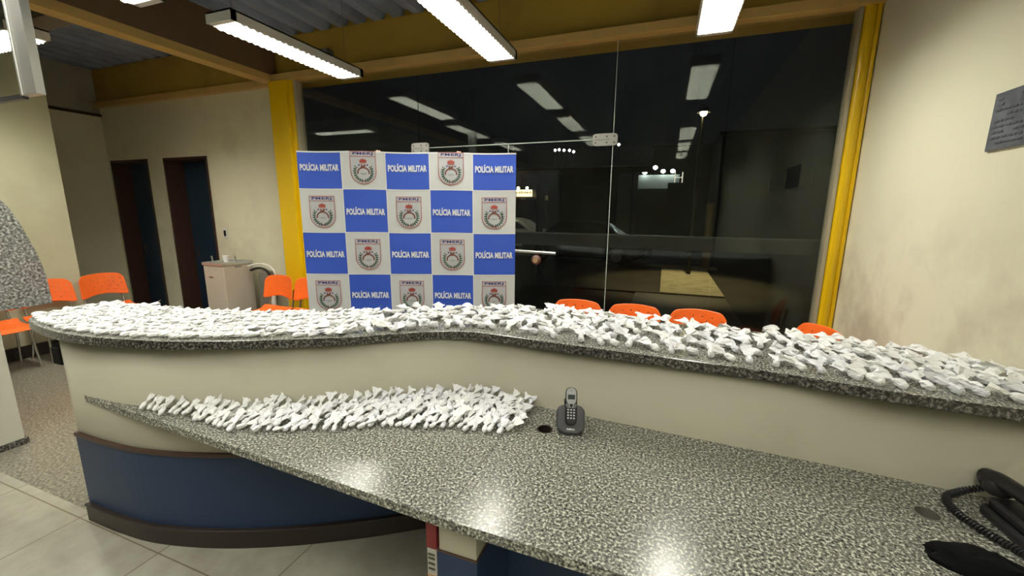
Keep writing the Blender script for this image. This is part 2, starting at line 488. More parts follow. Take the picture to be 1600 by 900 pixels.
# doors inside their deep brown frames
def panel_door(name, x0, x1, label, leaf_in, knob_side, bright):
    r = empty(name, ((x0 + x1) / 2, D, 0), 0, label, None, None, 'structure')
    c = Vector(((x0 + x1) / 2, D, 0))
    def put(mb, nm, parent=r, bevel=0.0, smooth=False):
        o = mb.build(nm, None, smooth, bevel); 
        for v in o.data.vertices: v.co -= c
        o.parent = parent
        return o
    f = MB()
    f.box(x0, x0 + .035, D - .012, D + .30, 0, DH, M_BROWN)
    f.box(x1 - .035, x1, D - .012, D + .30, 0, DH, M_BROWN)
    f.box(x0, x1, D - .012, D + .30, DH - .035, DH, M_BROWN)
    put(f, 'door_frame', bevel=.004)
    lf = MB().box(x0 + .035, x1 - .035, D + leaf_in, D + leaf_in + .035, 0.01, DH - .035, M_DBLUE)
    leaf = put(lf, 'door_leaf', bevel=.004)
    kx = x0 + .12 if knob_side < 0 else x1 - .12
    h = MB().tube([(kx, D + leaf_in, 1.02), (kx, D + leaf_in - .05, 1.02), (kx + .1 * (-knob_side), D + leaf_in - .055, 1.02)], .009, M_STEEL)
    h.box(kx - .02, kx + .02, D + leaf_in - .006, D + leaf_in, .93, 1.1, M_STEEL)
    put(h, 'door_handle', smooth=True)
    if bright:
        s = MB().box(x1 - .22, x1 - .12, D + leaf_in - .004, D + leaf_in, 1.62, 1.78, mat('door_sticker', (0.12, 0.13, 0.12), .5))
        put(s, 'door_sticker')
panel_door('door_1', D1[0], D1[1], 'left doorway with a dark recessed blue door', .22, -1, True)
panel_door('door_2', D2[0], D2[1], 'right doorway with brown frame and recessed blue door', .24, -1, False)

# beams
def beam_x(name, x0, x1, y0, y1, webm, flm, z0=3.20, fl=.08):
    mb = MB().box(x0, x1, y1 - .04, y1, z0 + fl, ZC, webm)
    mb.box(x0, x1, y0, y1, z0, z0 + fl, flm)
    return struct(mb.build(name, bevel=.004))
beam_x('trim_1', -4.65, XR, 4.0, 4.16, M_GOLD, M_FLANGE)['label'] = 'ochre beam along the top of the glass wall'
beam_x('trim_2', -8.3, -4.65, 4.03, 4.12, M_GOLD, M_FLANGE, 3.17)['label'] = 'ochre beam above the two doorways'
mb = MB().box(-4.69, -4.61, -6, 4.08, 3.28, ZC, M_BROWNBEAM)
mb.box(-4.77, -4.61, -6, 4.04, 3.20, 3.285, M_FLANGE)
struct(mb.build('trim_3', bevel=.004), 'ochre beam running from the yellow post over the room')
mb = MB().box(-8.5, -4.77, 2.20, 2.26, 3.28, ZC, M_DUSTBEAM)
mb.box(-8.5, -4.77, 2.14, 2.32, 3.22, 3.29, M_DUSTBEAM)
struct(mb.build('trim_4', bevel=.004), 'dusty grey cross beam left of the ceiling')
# yellow posts
mb = MB().box(-4.63, -4.36, 3.98, 4.14, 0, 3.20, M_YEL)
mb.box(-4.36, -4.30, 4.02, 4.14, 0, 3.20, M_YEL)
mb.box(-4.30, -4.255, 4.04, 4.14, 0, 3.20, M_STRIP)
struct(mb.build('trim_5', bevel=.006), 'yellow steel post between the doorways and the glass wall')
mb = MB().tube([(1.308, 4.06, 0), (1.308, 4.06, 3.22)], .042, M_YEL, 20)
mb.box(1.262, 1.378, 4.07, 4.14, 0, 3.22, M_YEL)
mb.tube([(1.358, 4.045, 0), (1.358, 4.045, 3.22)], .017, M_YEL, 14)
mb.box(1.235, 1.262, 4.04, 4.14, 0, 3.22, M_STRIP)
for z in (0.95, 1.30, 2.15, 2.9):
    mb.tube([(1.308, 4.06, z), (1.308, 4.06, z + .02)], .045, M_YEL, 20)
struct(mb.build('trim_6', smooth=True), 'yellow pipe-like post at the right end of the glass wall')

# glass wall
def pane(name, x0, x1, z0, z1, label, kids=()):
    c = Vector(((x0 + x1) / 2, D, z0))
    o = MB().box(x0, x1, D - .004, D + .004, z0, z1, M_GLASS).build(name, loc=c)
    struct(o, label)
    return o
pane('window_1', -4.25, -2.615, 0.02, 3.2, 'fixed glass pane behind the left of the blue banner')
pane('window_2', -2.605, -0.53, 2.365, 3.2, 'glass transom above the glass doors')
pane('window_3', -0.515, 0.425, 0.02, 3.2, 'fixed glass pane behind the middle orange chairs')
pane('window_4', 0.435, 1.237, 0.02, 3.2, 'fixed glass pane beside the right yellow post')
dl = pane('door_3', -2.605, -1.565, 0.02, 2.35, 'left glass door leaf behind the banner')
dr = pane('door_4', -1.555, -0.53, 0.02, 2.35, 'right glass door leaf')
# polished edges and patch fittings
def edge(par, x, z0, z1, w_=.006):
    o = MB().box(x - w_ / 2, x + w_ / 2, D - .007, D + .007, z0, z1, M_GEDGE).build('glass_edge')
    o.parent = par; o.matrix_parent_inverse = Matrix.Translation(-par.location)
edge(bpy.data.objects['window_3'], -0.512, 0.02, 3.2)
edge(bpy.data.objects['door_4'], -1.558, 0.02, 2.35, .005)
def hedge(par, x0, x1, z):
    o = MB().box(x0, x1, D - .007, D + .007, z, z + .008, M_GEDGE).build('glass_edge')
    o.parent = par; o.matrix_parent_inverse = Matrix.Translation(-par.location)
hedge(bpy.data.objects['window_2'], -2.605, -.53, 2.357)
def patch(par, x0, x1, z0, z1):
    w2, h2 = (x1 - x0) / 2, (z1 - z0) / 2
    cx, cz = (x0 + x1) / 2, (z0 + z1) / 2
    pts = []
    for k in range(32):
        t = 2 * math.pi * k / 32
        c_, s_ = math.cos(t), math.sin(t)
        pts.append((math.copysign(abs(c_) ** .35, c_) * w2, math.copysign(abs(s_) ** .35, s_) * h2))
    Mx = Matrix.Translation((cx, D - .006, cz)) @ Matrix.Rotation(math.pi / 2, 4, 'X')
    mb = MB().prism(pts, 0, .018, M_ALU, M=Mx)
    for sx in (-.75, .15, .75):
        for sz in (-.5, .5):
            mb.lathe([(.009, 0), (.009, .003)], M_FILT, M=Mx @ Matrix.Translation((sx * w2, sz * h2, .018)), seg=10)
    mb.box(cx - w2 * .95, cx + w2 * .4, D - .0265, D - .0235, cz - .002, cz + .002, M_FILT)
    o = mb.build('patch_fitting'); o.parent = par; o.matrix_parent_inverse = Matrix.Translation(-par.location)
patch(bpy.data.objects['window_3'], -0.70, -0.47, 2.30, 2.41)
patch(bpy.data.objects['window_1'], -2.70, -2.48, 2.30, 2.415)
# door pull with round knob
mb = MB().tube([(-1.66, D - .05, 1.285), (-1.02, D - .05, 1.27)], .016, M_ALU, 12)
mb.tube([(-1.08, D - .05, 1.27), (-1.08, D, 1.27)], .012, M_ALU, 10)
mb.tube([(-1.62, D - .05, 1.284), (-1.62, D, 1.284)], .012, M_ALU, 10)
o = mb.build('door_pull', smooth=True); o.parent = dr; o.matrix_parent_inverse = Matrix.Translation(-dr.location)
Mk = Matrix.Translation((-1.21, D - .08, 1.20)) @ Matrix.Rotation(math.pi / 2, 4, 'X')
mb = MB().lathe([(.02, -.08), (.035, -.05), (.05, 0), (.048, .03), (.03, .045)], M_WOODK, M=Mk, seg=20)
mb.lathe([(.028, .045), (.026, .05)], M_KNOBC, M=Mk, seg=20)
o = mb.build('door_knob', smooth=True); o.parent = dr; o.matrix_parent_inverse = Matrix.Translation(-dr.location)

# ================================================================== OUTSIDE
struct(MB().box(-80, 50, 4.16, 120, -.3, -.06, M_ASPH).build('ground'), 'dark asphalt outside')
mb = MB()
for i, (a, b_) in enumerate(((-2.6, -.02), (0.0, 1.25))):
    mb.box(a, b_, 9.2, 13.6, -.1, -.0 - .02 * (1 - i), M_PAVE if i else M_ASPH)
mb.box(-2.6, 1.6, 13.63, 14.2, -.1, -.01, M_PAVE)
mb.box(-.5, 1.25, 5.0, 9.15, -.1, -.03, mat('wet_paving', (0.04, 0.036, 0.026), .5))
struct(mb.build('ground_paving'), 'lit concrete paving seen through the glass')
mb = MB().box(-5.2, 1.6, 4.30, 4.36, 1.33, 1.45, M_RAIL)
mb.box(-5.2, 1.6, 4.29, 4.37, 1.45, 1.465, mat('rail_cap', (.03, .03, .028), .4))
for xx in (-5.0, -2.9, 1.5):
    mb.box(xx, xx + .06, 4.30, 4.36, -.06, 1.33, M_RAIL)
tag(mb.build('steel_railing', loc=(-1.8, 4.33, -.06)), 'black steel rail band running just outside the glass wall', 'railing')

def lamp_post(x, y, z, label, m, r=.09, pole=M_RAIL, h0=-.06, arm=.0):
    e = empty('street_lamp', (x, y, h0), 0, label, 'street lamp')
    p = MB().tube([(0, .25, 0), (0, .25, z - h0 + .15), (0, .1, z - h0 + .2)], .05, pole, 10).build('pole', e, True)
    MB().lathe([(.02, .16), (.12, .12), (.16, .0)], pole, loc=(0, 0, z - h0), cap=False).build('lamp_shade', e, True)
    bm_ = MB().lathe([(.01, -r), (r * .7, -r * .7), (r, 0), (r * .7, r * .7), (.01, r)], m, loc=(0, 0, z - h0), seg=16).build('bulb', e, True)
lamp_post(0.71, 12, 4.16, 'glowing yellow street lamp high outside the glass, right of the door', M_BULBY)
lamp_post(-7.3, 20, 4.4, 'yellow street lamp just above the right corner of the banner', M_BULBY, .10)
M_POLE = mat('dark_pole_paint', (.012, .012, .012), .6)
tag(MB().tube([(-3.25, 11, -.06), (-3.25, 11, 2.75)], .10, M_POLE, 12).tube([(-3.25, 11, 2.2), (-3.25, 11, 2.25)], .12, M_POLE, 12).build('utility_pole', smooth=True),
    'thick dark pole standing between the silver car and the fuel station', 'pole')
tag(MB().tube([(1.27, 14.0, -.05), (1.27, 14.0, 1.90)], .12, M_RUBY, 12).lathe([(.13, 0), (.13, .03), (.08, .05)], M_RUBY, loc=(1.27, 14.0, 1.89), seg=12).build('bollard_post', smooth=True),
    'pale ochre post outside the glass behind the pavement', 'post')

# bus shelter like canopy
e = empty('street_canopy', (-3.1, 18.5, -.06), 0, 'long thin dark canopy crossing behind the glass door', 'canopy')
MB().box(-3.2, 2.4, -1.2, 1.2, 3.45, 3.52, M_NIGHT).box(-3.2, 2.4, -1.25, -1.2, 3.48, 3.53, mat('canopy_edge', (.25, .25, .23), .5)).build('roof', e)
for xx in (-2.2, 1.7):
    MB().tube([(xx, 0, 0), (xx, 0, 3.45)], .05, M_POLE).build('post', e)

# fuel station
tag(MB().box(-38, -16, 74, 90, -.06, .8, M_ASPH).build('raised_forecourt', loc=(-27, 82, -.06)), 'raised paved ground under the far fuel station', 'forecourt')
e = empty('fuel_station', (-26.5, 80, .8), 0, 'brightly lit fuel station canopy far across the street beside the banner', 'fuel station')
MB().box(-7, 1.9, -2, 5, 3.5, 4.8, M_FWALL).build('canopy', e, bevel=.03)
fa = MB().box(-7, 1.9, -2.1, -2, 3.5, 4.8, M_SIGNL)
random.seed(3)
for k in range(12):
    xx = -2.6 + k * .37
    hh = random.uniform(.3, .6)
    fa.tube([(xx, -2.15, 4.1), (xx + random.uniform(-.1, .2), -2.15, 4.1 + hh), (xx + .25, -2.15, 4.05 + hh * .6), (xx + .1, -2.15, 4.08)], .06, M_DARKTXT, 6)
fa.build('fascia', e)
for xx in (-.7, 2.9):
    MB().box(xx - .4, xx + .4, -.4, .4, 0, 3.5 if xx < 0 else 4.3, M_FWALL).build('column', e, bevel=.03)
for xx in (1.3, -3.2):
    pu = MB().box(xx - .42, xx + .42, -.4, .4, 0, 1.75, M_FWALL).build('fuel_pump', e, bevel=.03)
    MB().box(xx - .3, xx + .3, -.43, -.4, 1.1, 1.5, M_DARKTXT).build('pump_display', pu)
MB().box(-8, 8.6, 7, 7.3, 0, 4.0, mat('grey_shutter', (.16, .15, .12), .7)).build('rear_wall', e)
for xx in (-.9, .9):
    MB().lathe([(.02, -.3), (.22, -.15), (.28, .02), (.12, .25)], M_BULBY, loc=(xx, -2.3, 5.1), seg=12).build('floodlight', e, True)

# houses far behind
for (x0, x1, y, h, lab) in ((-30, -16.5, 55, 3.0, 'dark low building at the far left behind the banner'),
                       (-11.0, -5.0, 40, 5.5, 'dark house across the street behind the thin canopy'),
                       (-1.5, 4.0, 42, 7.5, 'dark terrace building under the floodlit roof'),
                       (3.0, 14.0, 30, 6.5, 'dark building at the right seen through the glass')):
    e = empty('dark_building', ((x0 + x1) / 2, y, -.06), 0, lab, 'building', 'unlit buildings across the street')
    hw = (x1 - x0) / 2
    MB().box(-hw, hw, 0, 6, 0, h, M_NIGHT).build('facade', e)
    MB().box(-hw - .2, hw + .2, -.2, 6.2, h, h + .2, M_NIGHT).build('roof', e)
    nn = max(2, int(hw))
    for k in range(nn):
        xx = -hw + (k + .5) * 2 * hw / nn
        MB().box(xx - .45, xx + .45, -.05, 0, h * .45, h * .45 + 1.3, M_RAIL).build('window', e)
# floodlit kiosk on the roof line
e = empty('floodlit_terrace', (-.62, 30, 3.2), 0, 'cluster of glaring white floodlights above a terrace parapet', 'floodlights')
MB().box(-1.3, 1.3, 0, .3, 0, .9, mat('pale_parapet', (.35, .36, .33), .7)).build('parapet', e)
MB().box(-1.3, 1.3, -.1, .4, -3.26, 0, M_NIGHT).build('wall_below', e)
for k, xx in enumerate((-.9, -.25, .25, .85)):
    zz = (1.05, 1.35, 1.1, 1.1)[k]
    MB().lathe([(.02, -.12), (.13, -.05), (.15, .03), (.06, .12)], M_BULBW, loc=(xx, -.2, zz), seg=12).build('floodlight', e, True)
e = empty('lit_gate_frame', (.58, 28, 3.46), 0, 'small bright H-shaped frame right of the floodlights', 'frame')
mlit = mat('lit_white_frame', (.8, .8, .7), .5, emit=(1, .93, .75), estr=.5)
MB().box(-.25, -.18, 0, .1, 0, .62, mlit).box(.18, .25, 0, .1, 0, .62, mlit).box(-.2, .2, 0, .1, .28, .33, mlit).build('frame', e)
MB().box(-.6, .6, .1, .4, -3.5, 0, M_NIGHT).build('plinth', e)
# string of far street lights
for k, (px, zz) in enumerate(((-9.2, 10.2), (-8.6, 10.25), (-7.9, 10.15), (-7.1, 10.1), (-6.5, 9.9), (-.3, 10.6))):
    y = 60
    tag(MB().lathe([(.02, -.2), (.16, -.1), (.2, 0), (.16, .1), (.02, .2)], M_BULBD, loc=(px - 6.4, y, zz), seg=10).tube([(px - 6.4, y + .25, -.06), (px - 6.4, y + .25, zz + .1)], .04, M_POLE, 6).build('distant_street_lamp', smooth=True),
        'tiny white street light in the row far beyond the glass door', 'street light', 'row of far street lights')

def car(loc, rz, paint, label, L=4.2, W=1.72, H=1.43):
    e = empty('parked_car', loc, rz, label, 'car')
    hl = L / 2
    prof = [(-hl, .35), (-hl + .02, .75), (-hl + .15, .92), (-hl + .75, .97), (-hl + 1.35, H - .03), (-hl + 1.8, H), (.35, H - .02), (.7, H - .1), (1.2, .98), (hl - .35, .80), (hl - .05, .62), (hl, .35), (hl - .3, .22), (-hl + .3, .22)]
    def half(y, inset):
        return [(px * (1 - inset * .02), y, pz) for px, pz in prof]
    n = len(prof)
    ys = [(-W / 2 + .0, 0), (W / 2, 0)]
    mb = MB()
    rings = []
    for yy in (-W / 2, -W / 2 + .08, W / 2 - .08, W / 2):
        for (px, pz) in prof:
            tum = max(0, pz - .95) * .42
            k = .06 if abs(yy) == W / 2 else 0
            y2 = yy * (1 - tum / (W / 2))
            rings.append((px * (1 - k * .3), y2, pz - (k * .5 if pz > .6 else -k * .3)))
    fs = [(i * n + k, i * n + (k + 1) % n, (i + 1) * n + (k + 1) % n, (i + 1) * n + k) for i in range(3) for k in range(n)]
    fs += [tuple(range(n))[::-1], tuple(range(3 * n, 4 * n))]
    mb.add(rings, fs, paint)
    b = mb.build('body', e, True, .03)
    for sy in (-1, 1):
        yb = sy * (W / 2 + .004)
        def yy(z): return sy * (W / 2 + .006 - max(0, z - .95) * .42)
        for (a, b2, c2, d2) in (((-hl + .98, 1.0), (-hl + 1.46, H - .1), (-.22, H - .09), (-.22, 1.0)), ((-.14, 1.0), (-.14, H - .09), (.42, H - .12), (1.0, 1.0))):
            pts = [a, b2, c2, d2]
            MB().add([(p[0], yy(p[1]) + (-.01 * sy), p[1]) for p in pts] + [(p[0], yy(p[1]) + .006 * sy, p[1]) for p in pts],
                     [(0, 1, 2, 3), (4, 7, 6, 5), (0, 4, 5, 1), (1, 5, 6, 2), (2, 6, 7, 3), (3, 7, 4, 0)], M_CARGL).build('side_window', e)
        for xw in (-hl + .78, hl - .82):
            Mw = Matrix.Translation((xw, sy * (W / 2 - .1), .31)) @ Matrix.Rotation(-sy * math.pi / 2, 4, 'X')
            wl = MB().lathe([(.20, -.11), (.31, -.09), (.32, 0), (.31, .10), (.20, .115)], M_RUBBER, M=Mw, seg=24).build('wheel', e, True)
            MB().lathe([(.17, .10), (.17, .12), (.05, .125)], M_FILT, M=Mw, seg=16).build('hubcap', wl, True)
    for sy in (-.6, .6):
        MB().box(hl - .12, hl - .0, sy - .16, sy + .16, .58, .70, mat('headlamp_lens', (.7, .7, .6), .1)).build('headlamp', e, bevel=.02)
    MB().box(hl - .06, hl + .03, -W / 2 + .05, W / 2 - .05, .26, .48, paint).build('bumper', e, bevel=.03)
    return e
car((-6.45, 17.4, -.06), 0.0, M_CARW, 'silver sedan parked outside just right of the banner')
car((-2.55, 14.4, -.06), -0.12, M_CARB, 'black car parked outside behind the dark rail')
# soft warm light on the silver car comes from its own added spot

# ================================================================== LIGHT FITTINGS
def fixture_parts(e, L, pw_=1.0, Wd=.26):
    H = .075
    h = MB()
    h.box(-Wd / 2, Wd / 2, -L / 2, L / 2, H - .012, H, M_WHITE)
    # sloping side rails and end caps
    for s in (-1, 1):
        h.add([(s * Wd / 2, -L / 2, 0), (s * Wd / 2, L / 2, 0), (s * Wd / 2, L / 2, H), (s * Wd / 2, -L / 2, H),
               (s * (Wd / 2 - .012), -L / 2, 0), (s * (Wd / 2 - .012), L / 2, 0), (s * (Wd / 2 - .03), L / 2, H - .012), (s * (Wd / 2 - .03), -L / 2, H - .012)],
              [(0, 1, 2, 3), (4, 7, 6, 5), (0, 4, 5, 1)], M_WHITE)
        h.box(-Wd / 2, Wd / 2, s * L / 2 - (.0 if s < 0 else .045), s * L / 2 + (.045 if s < 0 else .0), 0, H, M_WHITE)
    h.build('housing', e)
    for s in (-1, 1):
        MB().tube([(s * .06, -L / 2 + .05, .042), (s * .06, L / 2 - .05, .042)], .013, M_TUBE, 10).build('fluorescent_tube', e, True)
    lv = MB()
    nb = int((L - .12) / .055)
    for k in range(nb):
        y = -L / 2 + .07 + k * (L - .14) / (nb - 1)
        lv.box(-Wd / 2 + .012, Wd / 2 - .012, y - .0008, y + .0008, -.006, .022, M_BLADE)
        for sx in (-1, 1):
            x0_ = sx * (Wd / 2 - .010); dy = (L - .14) / (nb - 1)
            if k < nb - 1:
                lv.add([(x0_, y, .004), (x0_, y + dy * .2, -.006), (x0_, y + dy * .5, -.011), (x0_, y + dy * .8, -.006), (x0_, y + dy, .004),
                        (x0_ + .0015, y, .004), (x0_ + .0015, y + dy * .2, -.006), (x0_ + .0015, y + dy * .5, -.011), (x0_ + .0015, y + dy * .8, -.006), (x0_ + .0015, y + dy, .004)],
                       [(0, 1, 2, 3, 4), (9, 8, 7, 6, 5), (0, 5, 6, 1), (1, 6, 7, 2), (2, 7, 8, 3), (3, 8, 9, 4)], M_BLADE)
    lv.box(-.002, .002, -L / 2 + .05, L / 2 - .05, 0, .028, M_BLADE)
    lv.build('louvre', e)
    for s in (-.42, .42):
        MB().tube([(0, s * L, H), (0, s * L, ZC - 3.03)], .0018, M_FILT, 5).build('hanging_wire', e)
    d = bpy.data.lights.new('fixture_light', 'AREA')
    d.shape = 'RECTANGLE'; d.size = Wd - .05; d.size_y = L - .12
    d.energy = LAMP_POWER * pw_; d.color = LAMP_COLOR; d.spread = math.radians(176)
    lo = bpy.data.objects.new('fixture_light', d); COL.objects.link(lo)
    lo.parent = e; lo.location = (0, 0, .024)
FX = [(0.245, 3.10, 0, 1.34, 'louvred fluorescent fitting hanging above the glass at the right'),
      (-1.49, 3.13, 0, 1.30, 'louvred fluorescent fitting with the large lit face at top centre'),
      (-3.16, 3.05, 0, 1.40, 'louvred fluorescent fitting hanging beside the ochre beam, left of centre'),
      (0.245, 0.09, 0, 1.33, 'louvred fluorescent fitting of the right row above the desk'),
      (0.245, -1.45, 0, 1.30, 'louvred fluorescent fitting of the right row behind the viewer'),
      (0.245, -2.95, 0, 1.30, 'louvred fluorescent fitting at the rear of the right row'),
      (-1.49, 1.47, 0, 1.24, 'louvred fluorescent fitting of the middle row above the desk'),
      (-1.49, -0.2, 0, 1.30, 'louvred fluorescent fitting of the middle row behind the viewer'),
      (-3.33, 1.36, 0, 1.34, 'louvred fluorescent fitting cut by the top edge beside the ochre beam'),
      (-3.25, -0.4, 0, 1.30, 'louvred fluorescent fitting of the left row behind the viewer'),
      (-5.50, 2.02, math.pi / 2, 1.30, 'louvred fluorescent fitting at the far left behind the aluminium channel')]
PWR = [1.3, 1.0, 1.35, 1.0, 1.0, 1.0, .38, .6, 1.1, 1.6, 1.7]
for (x, y, rz, L, lab), pq in zip(FX, PWR):
    e = empty('ceiling_light', (x, y, 3.03), rz, lab, 'ceiling light', 'louvred fluorescent fittings')
    fixture_parts(e, L, pq)
# junction box and cable by the beam
e = empty('junction_box', (-3.80, 4.02, 3.42), 0, 'small grey junction box with loose cable on the ochre beam', 'junction box')
MB().box(-.07, .07, -.0, .1, -.07, .07, M_FILT).build('box', e, bevel=.008)
MB().tube(spline([(0.05, .0, -.05), (.18, -.1, -.12), (.32, -.22, -.10), (.45, -.35, -.26)], 6), .006, M_RAIL, 6).build('cable', e, True)

# hanging glazed screen with aluminium channel
e = empty('hanging_screen', (-4.2, 1.34, 2.29), 0, 'hanging glazed screen with a bright aluminium edge channel, top left', 'screen')
MB().box(.84, 1.0, -.02, .02, 0, 1.43, M_ALU).box(.87, .88, -.026, -.02, 0, 1.43, M_WHITE).build('edge_channel', e, bevel=.004)
MB().box(-1.6, .84, -.004, .004, .0, 1.43, M_GLASS).build('screen_glass', e)
MB().box(-1.6, .84, -.012, .012, -.012, .012, M_DGREY).build('bottom_rail', e)

# pillar and granite wing at the left
mb = MB().box(-5.0, -4.25, -.6, 1.337, 0, 1.9, M_PILLAR)
mb.box(-5.01, -4.235, -.61, 1.352, 0, .045, M_GRAND)
struct(mb.build('wall_stub'), 'cream pillar at the lower left edge')
pts = [(1.0, .99), (1.607, .99), (1.603, 1.2), (1.585, 1.33), (1.561, 1.437), (1.53, 1.56), (1.49, 1.68), (1.43, 1.80), (1.34, 1.90), (1.22, 1.97), (1.0, 2.0)]
Mx = Matrix(((0, 0, 1, -4.24), (1, 0, 0, 0), (0, 1, 0, 0), (0, 0, 0, 1)))
tag(MB().prism(pts, 0, .03, M_GRANS, M_GRAND, M=Mx).build('granite_wing', bevel=.004, loc=(-4.24, 1.3, .99)),
    'upright grey granite panel with a rounded corner at the left edge', 'granite panel')

# ================================================================== COUNTER
NEAR = spline([(-3.22, 1.13), (-3.08, 1.075), (-2.7, 1.03), (-2.35, 1.07), (-1.98, 1.172), (-1.485, 1.42), (-1.2, 1.615), (-.995, 1.742), (-.79, 1.785), (-.34, 1.765), (.413, 1.74), (.782, 1.69), (1.1, 1.676), (XR - .004, 1.672)], 6)
FAR = spline([(-3.25, 1.20), (-3.27, 1.36), (-3.22, 1.47), (-3.05, 1.52), (-2.7, 1.555), (-2.15, 1.68), (-1.54, 2.0), (-1.1, 2.27), (-.85, 2.36), (-.5, 2.39), (-.09, 2.35), (.53, 2.33), (.8, 2.32), (1.10, 2.25), (1.26, 2.08), (XR - .004, 1.90)], 6)
W = spline([(-2.86, 1.085), (-2.6, 1.088), (-2.34, 1.112), (-2.03, 1.195), (-1.7, 1.335), (-1.35, 1.53), (-1.06, 1.72), (-.85, 1.808), (-.589, 1.812), (-.04, 1.785), (.4, 1.765), (.784, 1.75), (1.0, 1.735), (XR - .03, 1.715)], 6)
TZ = 1.10
top = [(p.x, p.y) for p in NEAR] + [(p.x, p.y) for p in reversed(FAR)]
tag(MB().prism(top, TZ - .042, TZ, M_GRAN, M_GRAND).build('counter_top', bevel=.004, loc=(-1, 1.8, TZ)),
    'long S-curved granite ledge on top of the counter, covered with pouches', 'countertop')

cnt = empty('reception_counter', (-1.0, 1.7, 0), 0, 'curved reception counter wall, cream above and navy blue below', 'counter')
CO = Vector((-1.0, 1.7, 0))
def cpart(mb, nm, bevel=0, parent=cnt):
    o = mb.build(nm, None, False, bevel)
    for v in o.data.vertices: v.co -= CO
    o.parent = parent
    return o
def band(d0, d1, z0, z1, m, x1=None):
    a = [p for p in W if x1 is None or p.x <= x1]
    A = offset(a, d0); B = offset(a, d1)
    n = len(A)
    mb = MB()
    vs = []
    for z in (z0, z1):
        vs += [(p.x, p.y, z) for p in A] + [(p.x, p.y, z) for p in B]
    fs = []
    for i in range(n - 1):
        fs.append((i, i + 1, 2 * n + i + 1, 2 * n + i))            # front
        fs.append((n + i + 1, n + i, 3 * n + i, 3 * n + i + 1))    # back
        fs.append((2 * n + i, 2 * n + i + 1, 3 * n + i + 1, 3 * n + i))  # top
        fs.append((i + 1, i, n + i, n + i + 1))
    fs.append((0, 2 * n, 3 * n, n)); fs.append((n - 1, 2 * n - 1, 4 * n - 1, 3 * n - 1))
    return mb.add(vs, fs, m)
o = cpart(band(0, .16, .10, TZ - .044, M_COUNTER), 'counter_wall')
o.data.polygons.foreach_set('use_smooth', [abs(p.normal.z) < .5 for p in o.data.polygons])
cpart(band(-.010, 0.0, .10, .50, M_BLUE), 'blue_panel')
cpart(band(-.018, 0.0, .50, .522, M_BROWN), 'wood_trim', .004)
cpart(band(-.028, .17, 0, .10, M_DBASE), 'base_board', .004)
cpart(band(-.034, 0, .092, .105, M_DBASE), 'base_cap', .003)
# outlet box on the counter end
e = tag(MB().box(-2.962, -2.885, 1.085, 1.15, .885, .978, M_SOCK).box(-2.886, -2.858, 1.09, 1.145, .90, .965, M_SOCK).build('socket_box', bevel=.006, loc=(-2.88, 1.1, .9)),
        'small black box fixed to the left end of the counter', 'socket')

# desk slabs
DZ = .75
def desk_edge(x): 
    return 1.083 + (x + 2.74) * (.984 - 1.083) / (2.74 - .589) if x < -.589 else .984 + (x + .589) * (.955 - .984) / (XR + .589)
def slab(x0, x1, nm, label, cuts):
    pts = [(x0, desk_edge(x0)), (x1, desk_edge(x1))]
    cur = [p for p in W if x0 < p.x < x1]
    pts += [(x1, at_x(W, x1) - .0)] + [(p.x, p.y) for p in reversed(cur)] + [(x0, at_x(W, x0) - .0)]
    q = []
    for p in pts:
        if not q or (abs(q[-1][0] - p[0]) + abs(q[-1][1] - p[1])) > 1e-4: q.append(p)
    o = MB().prism(q, DZ - .035, DZ, M_GRAN, M_GRAN).build(nm, loc=((x0 + x1) / 2, 1.4, DZ))
    if cuts:
        cs = []
        for (cx, cy, r) in cuts:
            cs.append(MB().lathe([(r, -.1), (r, .1)], M_GRAND, loc=(cx, cy, DZ), seg=40).build('cut'))
        boolean_cut(o, cs)
    b = o.modifiers.new('bevel', 'BEVEL'); b.width = .003; b.segments = 2; b.limit_method = 'ANGLE'; b.angle_limit = .7
    return tag(o, label, 'desktop')
HOLES = [(-.432, 1.615, .036), (.862, 1.56, .036)]
slab(-2.72, -.5905, 'granite_worktop', 'pointed left slab of the lower granite desk, heaped with pouches', None)
slab(-.5885, XR - .004, 'granite_worktop', 'right slab of the lower granite desk carrying the telephones', HOLES)
for k, (cx, cy, r) in enumerate(HOLES):
    mb = MB()
    prof = [(r - .001, -.036), (r - .001, .001), (r - .005, .0012), (r - .005, -.036)]
    vs = []; seg = 32
    mb.lathe(prof, M_FILT if k else M_DBASE, loc=(cx, cy, DZ), seg=seg, cap=False)
    tag(mb.build('cable_grommet', smooth=True, loc=(cx, cy, DZ)), ('cable hole ring in the desk beside the cordless phone', 'cable hole ring in the desk near the black corded telephone')[k], 'cable hole')
# support under the desk
e = empty('desk_support', (-.55, 1.4, 0), 0, 'short wall holding up the desk, cream over navy blue', 'support')
MB().box(-.07, .065, -.385, .39, .60, .714, M_COUNTER).build('cream_upper', e, bevel=.003)
MB().box(-.075, .07, -.39, .39, .0, .595, M_BLUE).build('blue_lower', e, bevel=.003)
MB().box(-.074, .069, -.389, .39, .592, .602, M_BROWN).build('trim_strip', e)
MB().box(.07, 1.86, -.10, -.08, .0, .714, M_BLUE).build('added_shade_panel', e)  # dark panel added to stand in for the shade under the desk
e = empty('printed_carton', (-.645, 1.12, 0), 0, 'narrow printed carton with a red top squeezed beside the desk support', 'carton')
MB().box(-.018, .018, -.11, .11, 0, .60, M_CARD).box(-.0185, .0185, -.111, .111, .0, .50, M_TAN).box(-.019, .019, -.112, .112, .60, .71, M_RED).build('box', e, bevel=.002)
mb = MB()
for z in (.52, .54, .56, .575):
    mb.box(-.012, .012, -.1135, -.1115, z, z + .006, M_DARKTXT)
for z in (.3, .33, .36, .39, .42, .45):
    mb.box(-.012, .012, -.1135, -.1115, z, z + .012, M_RED)
mb.build('print', e)

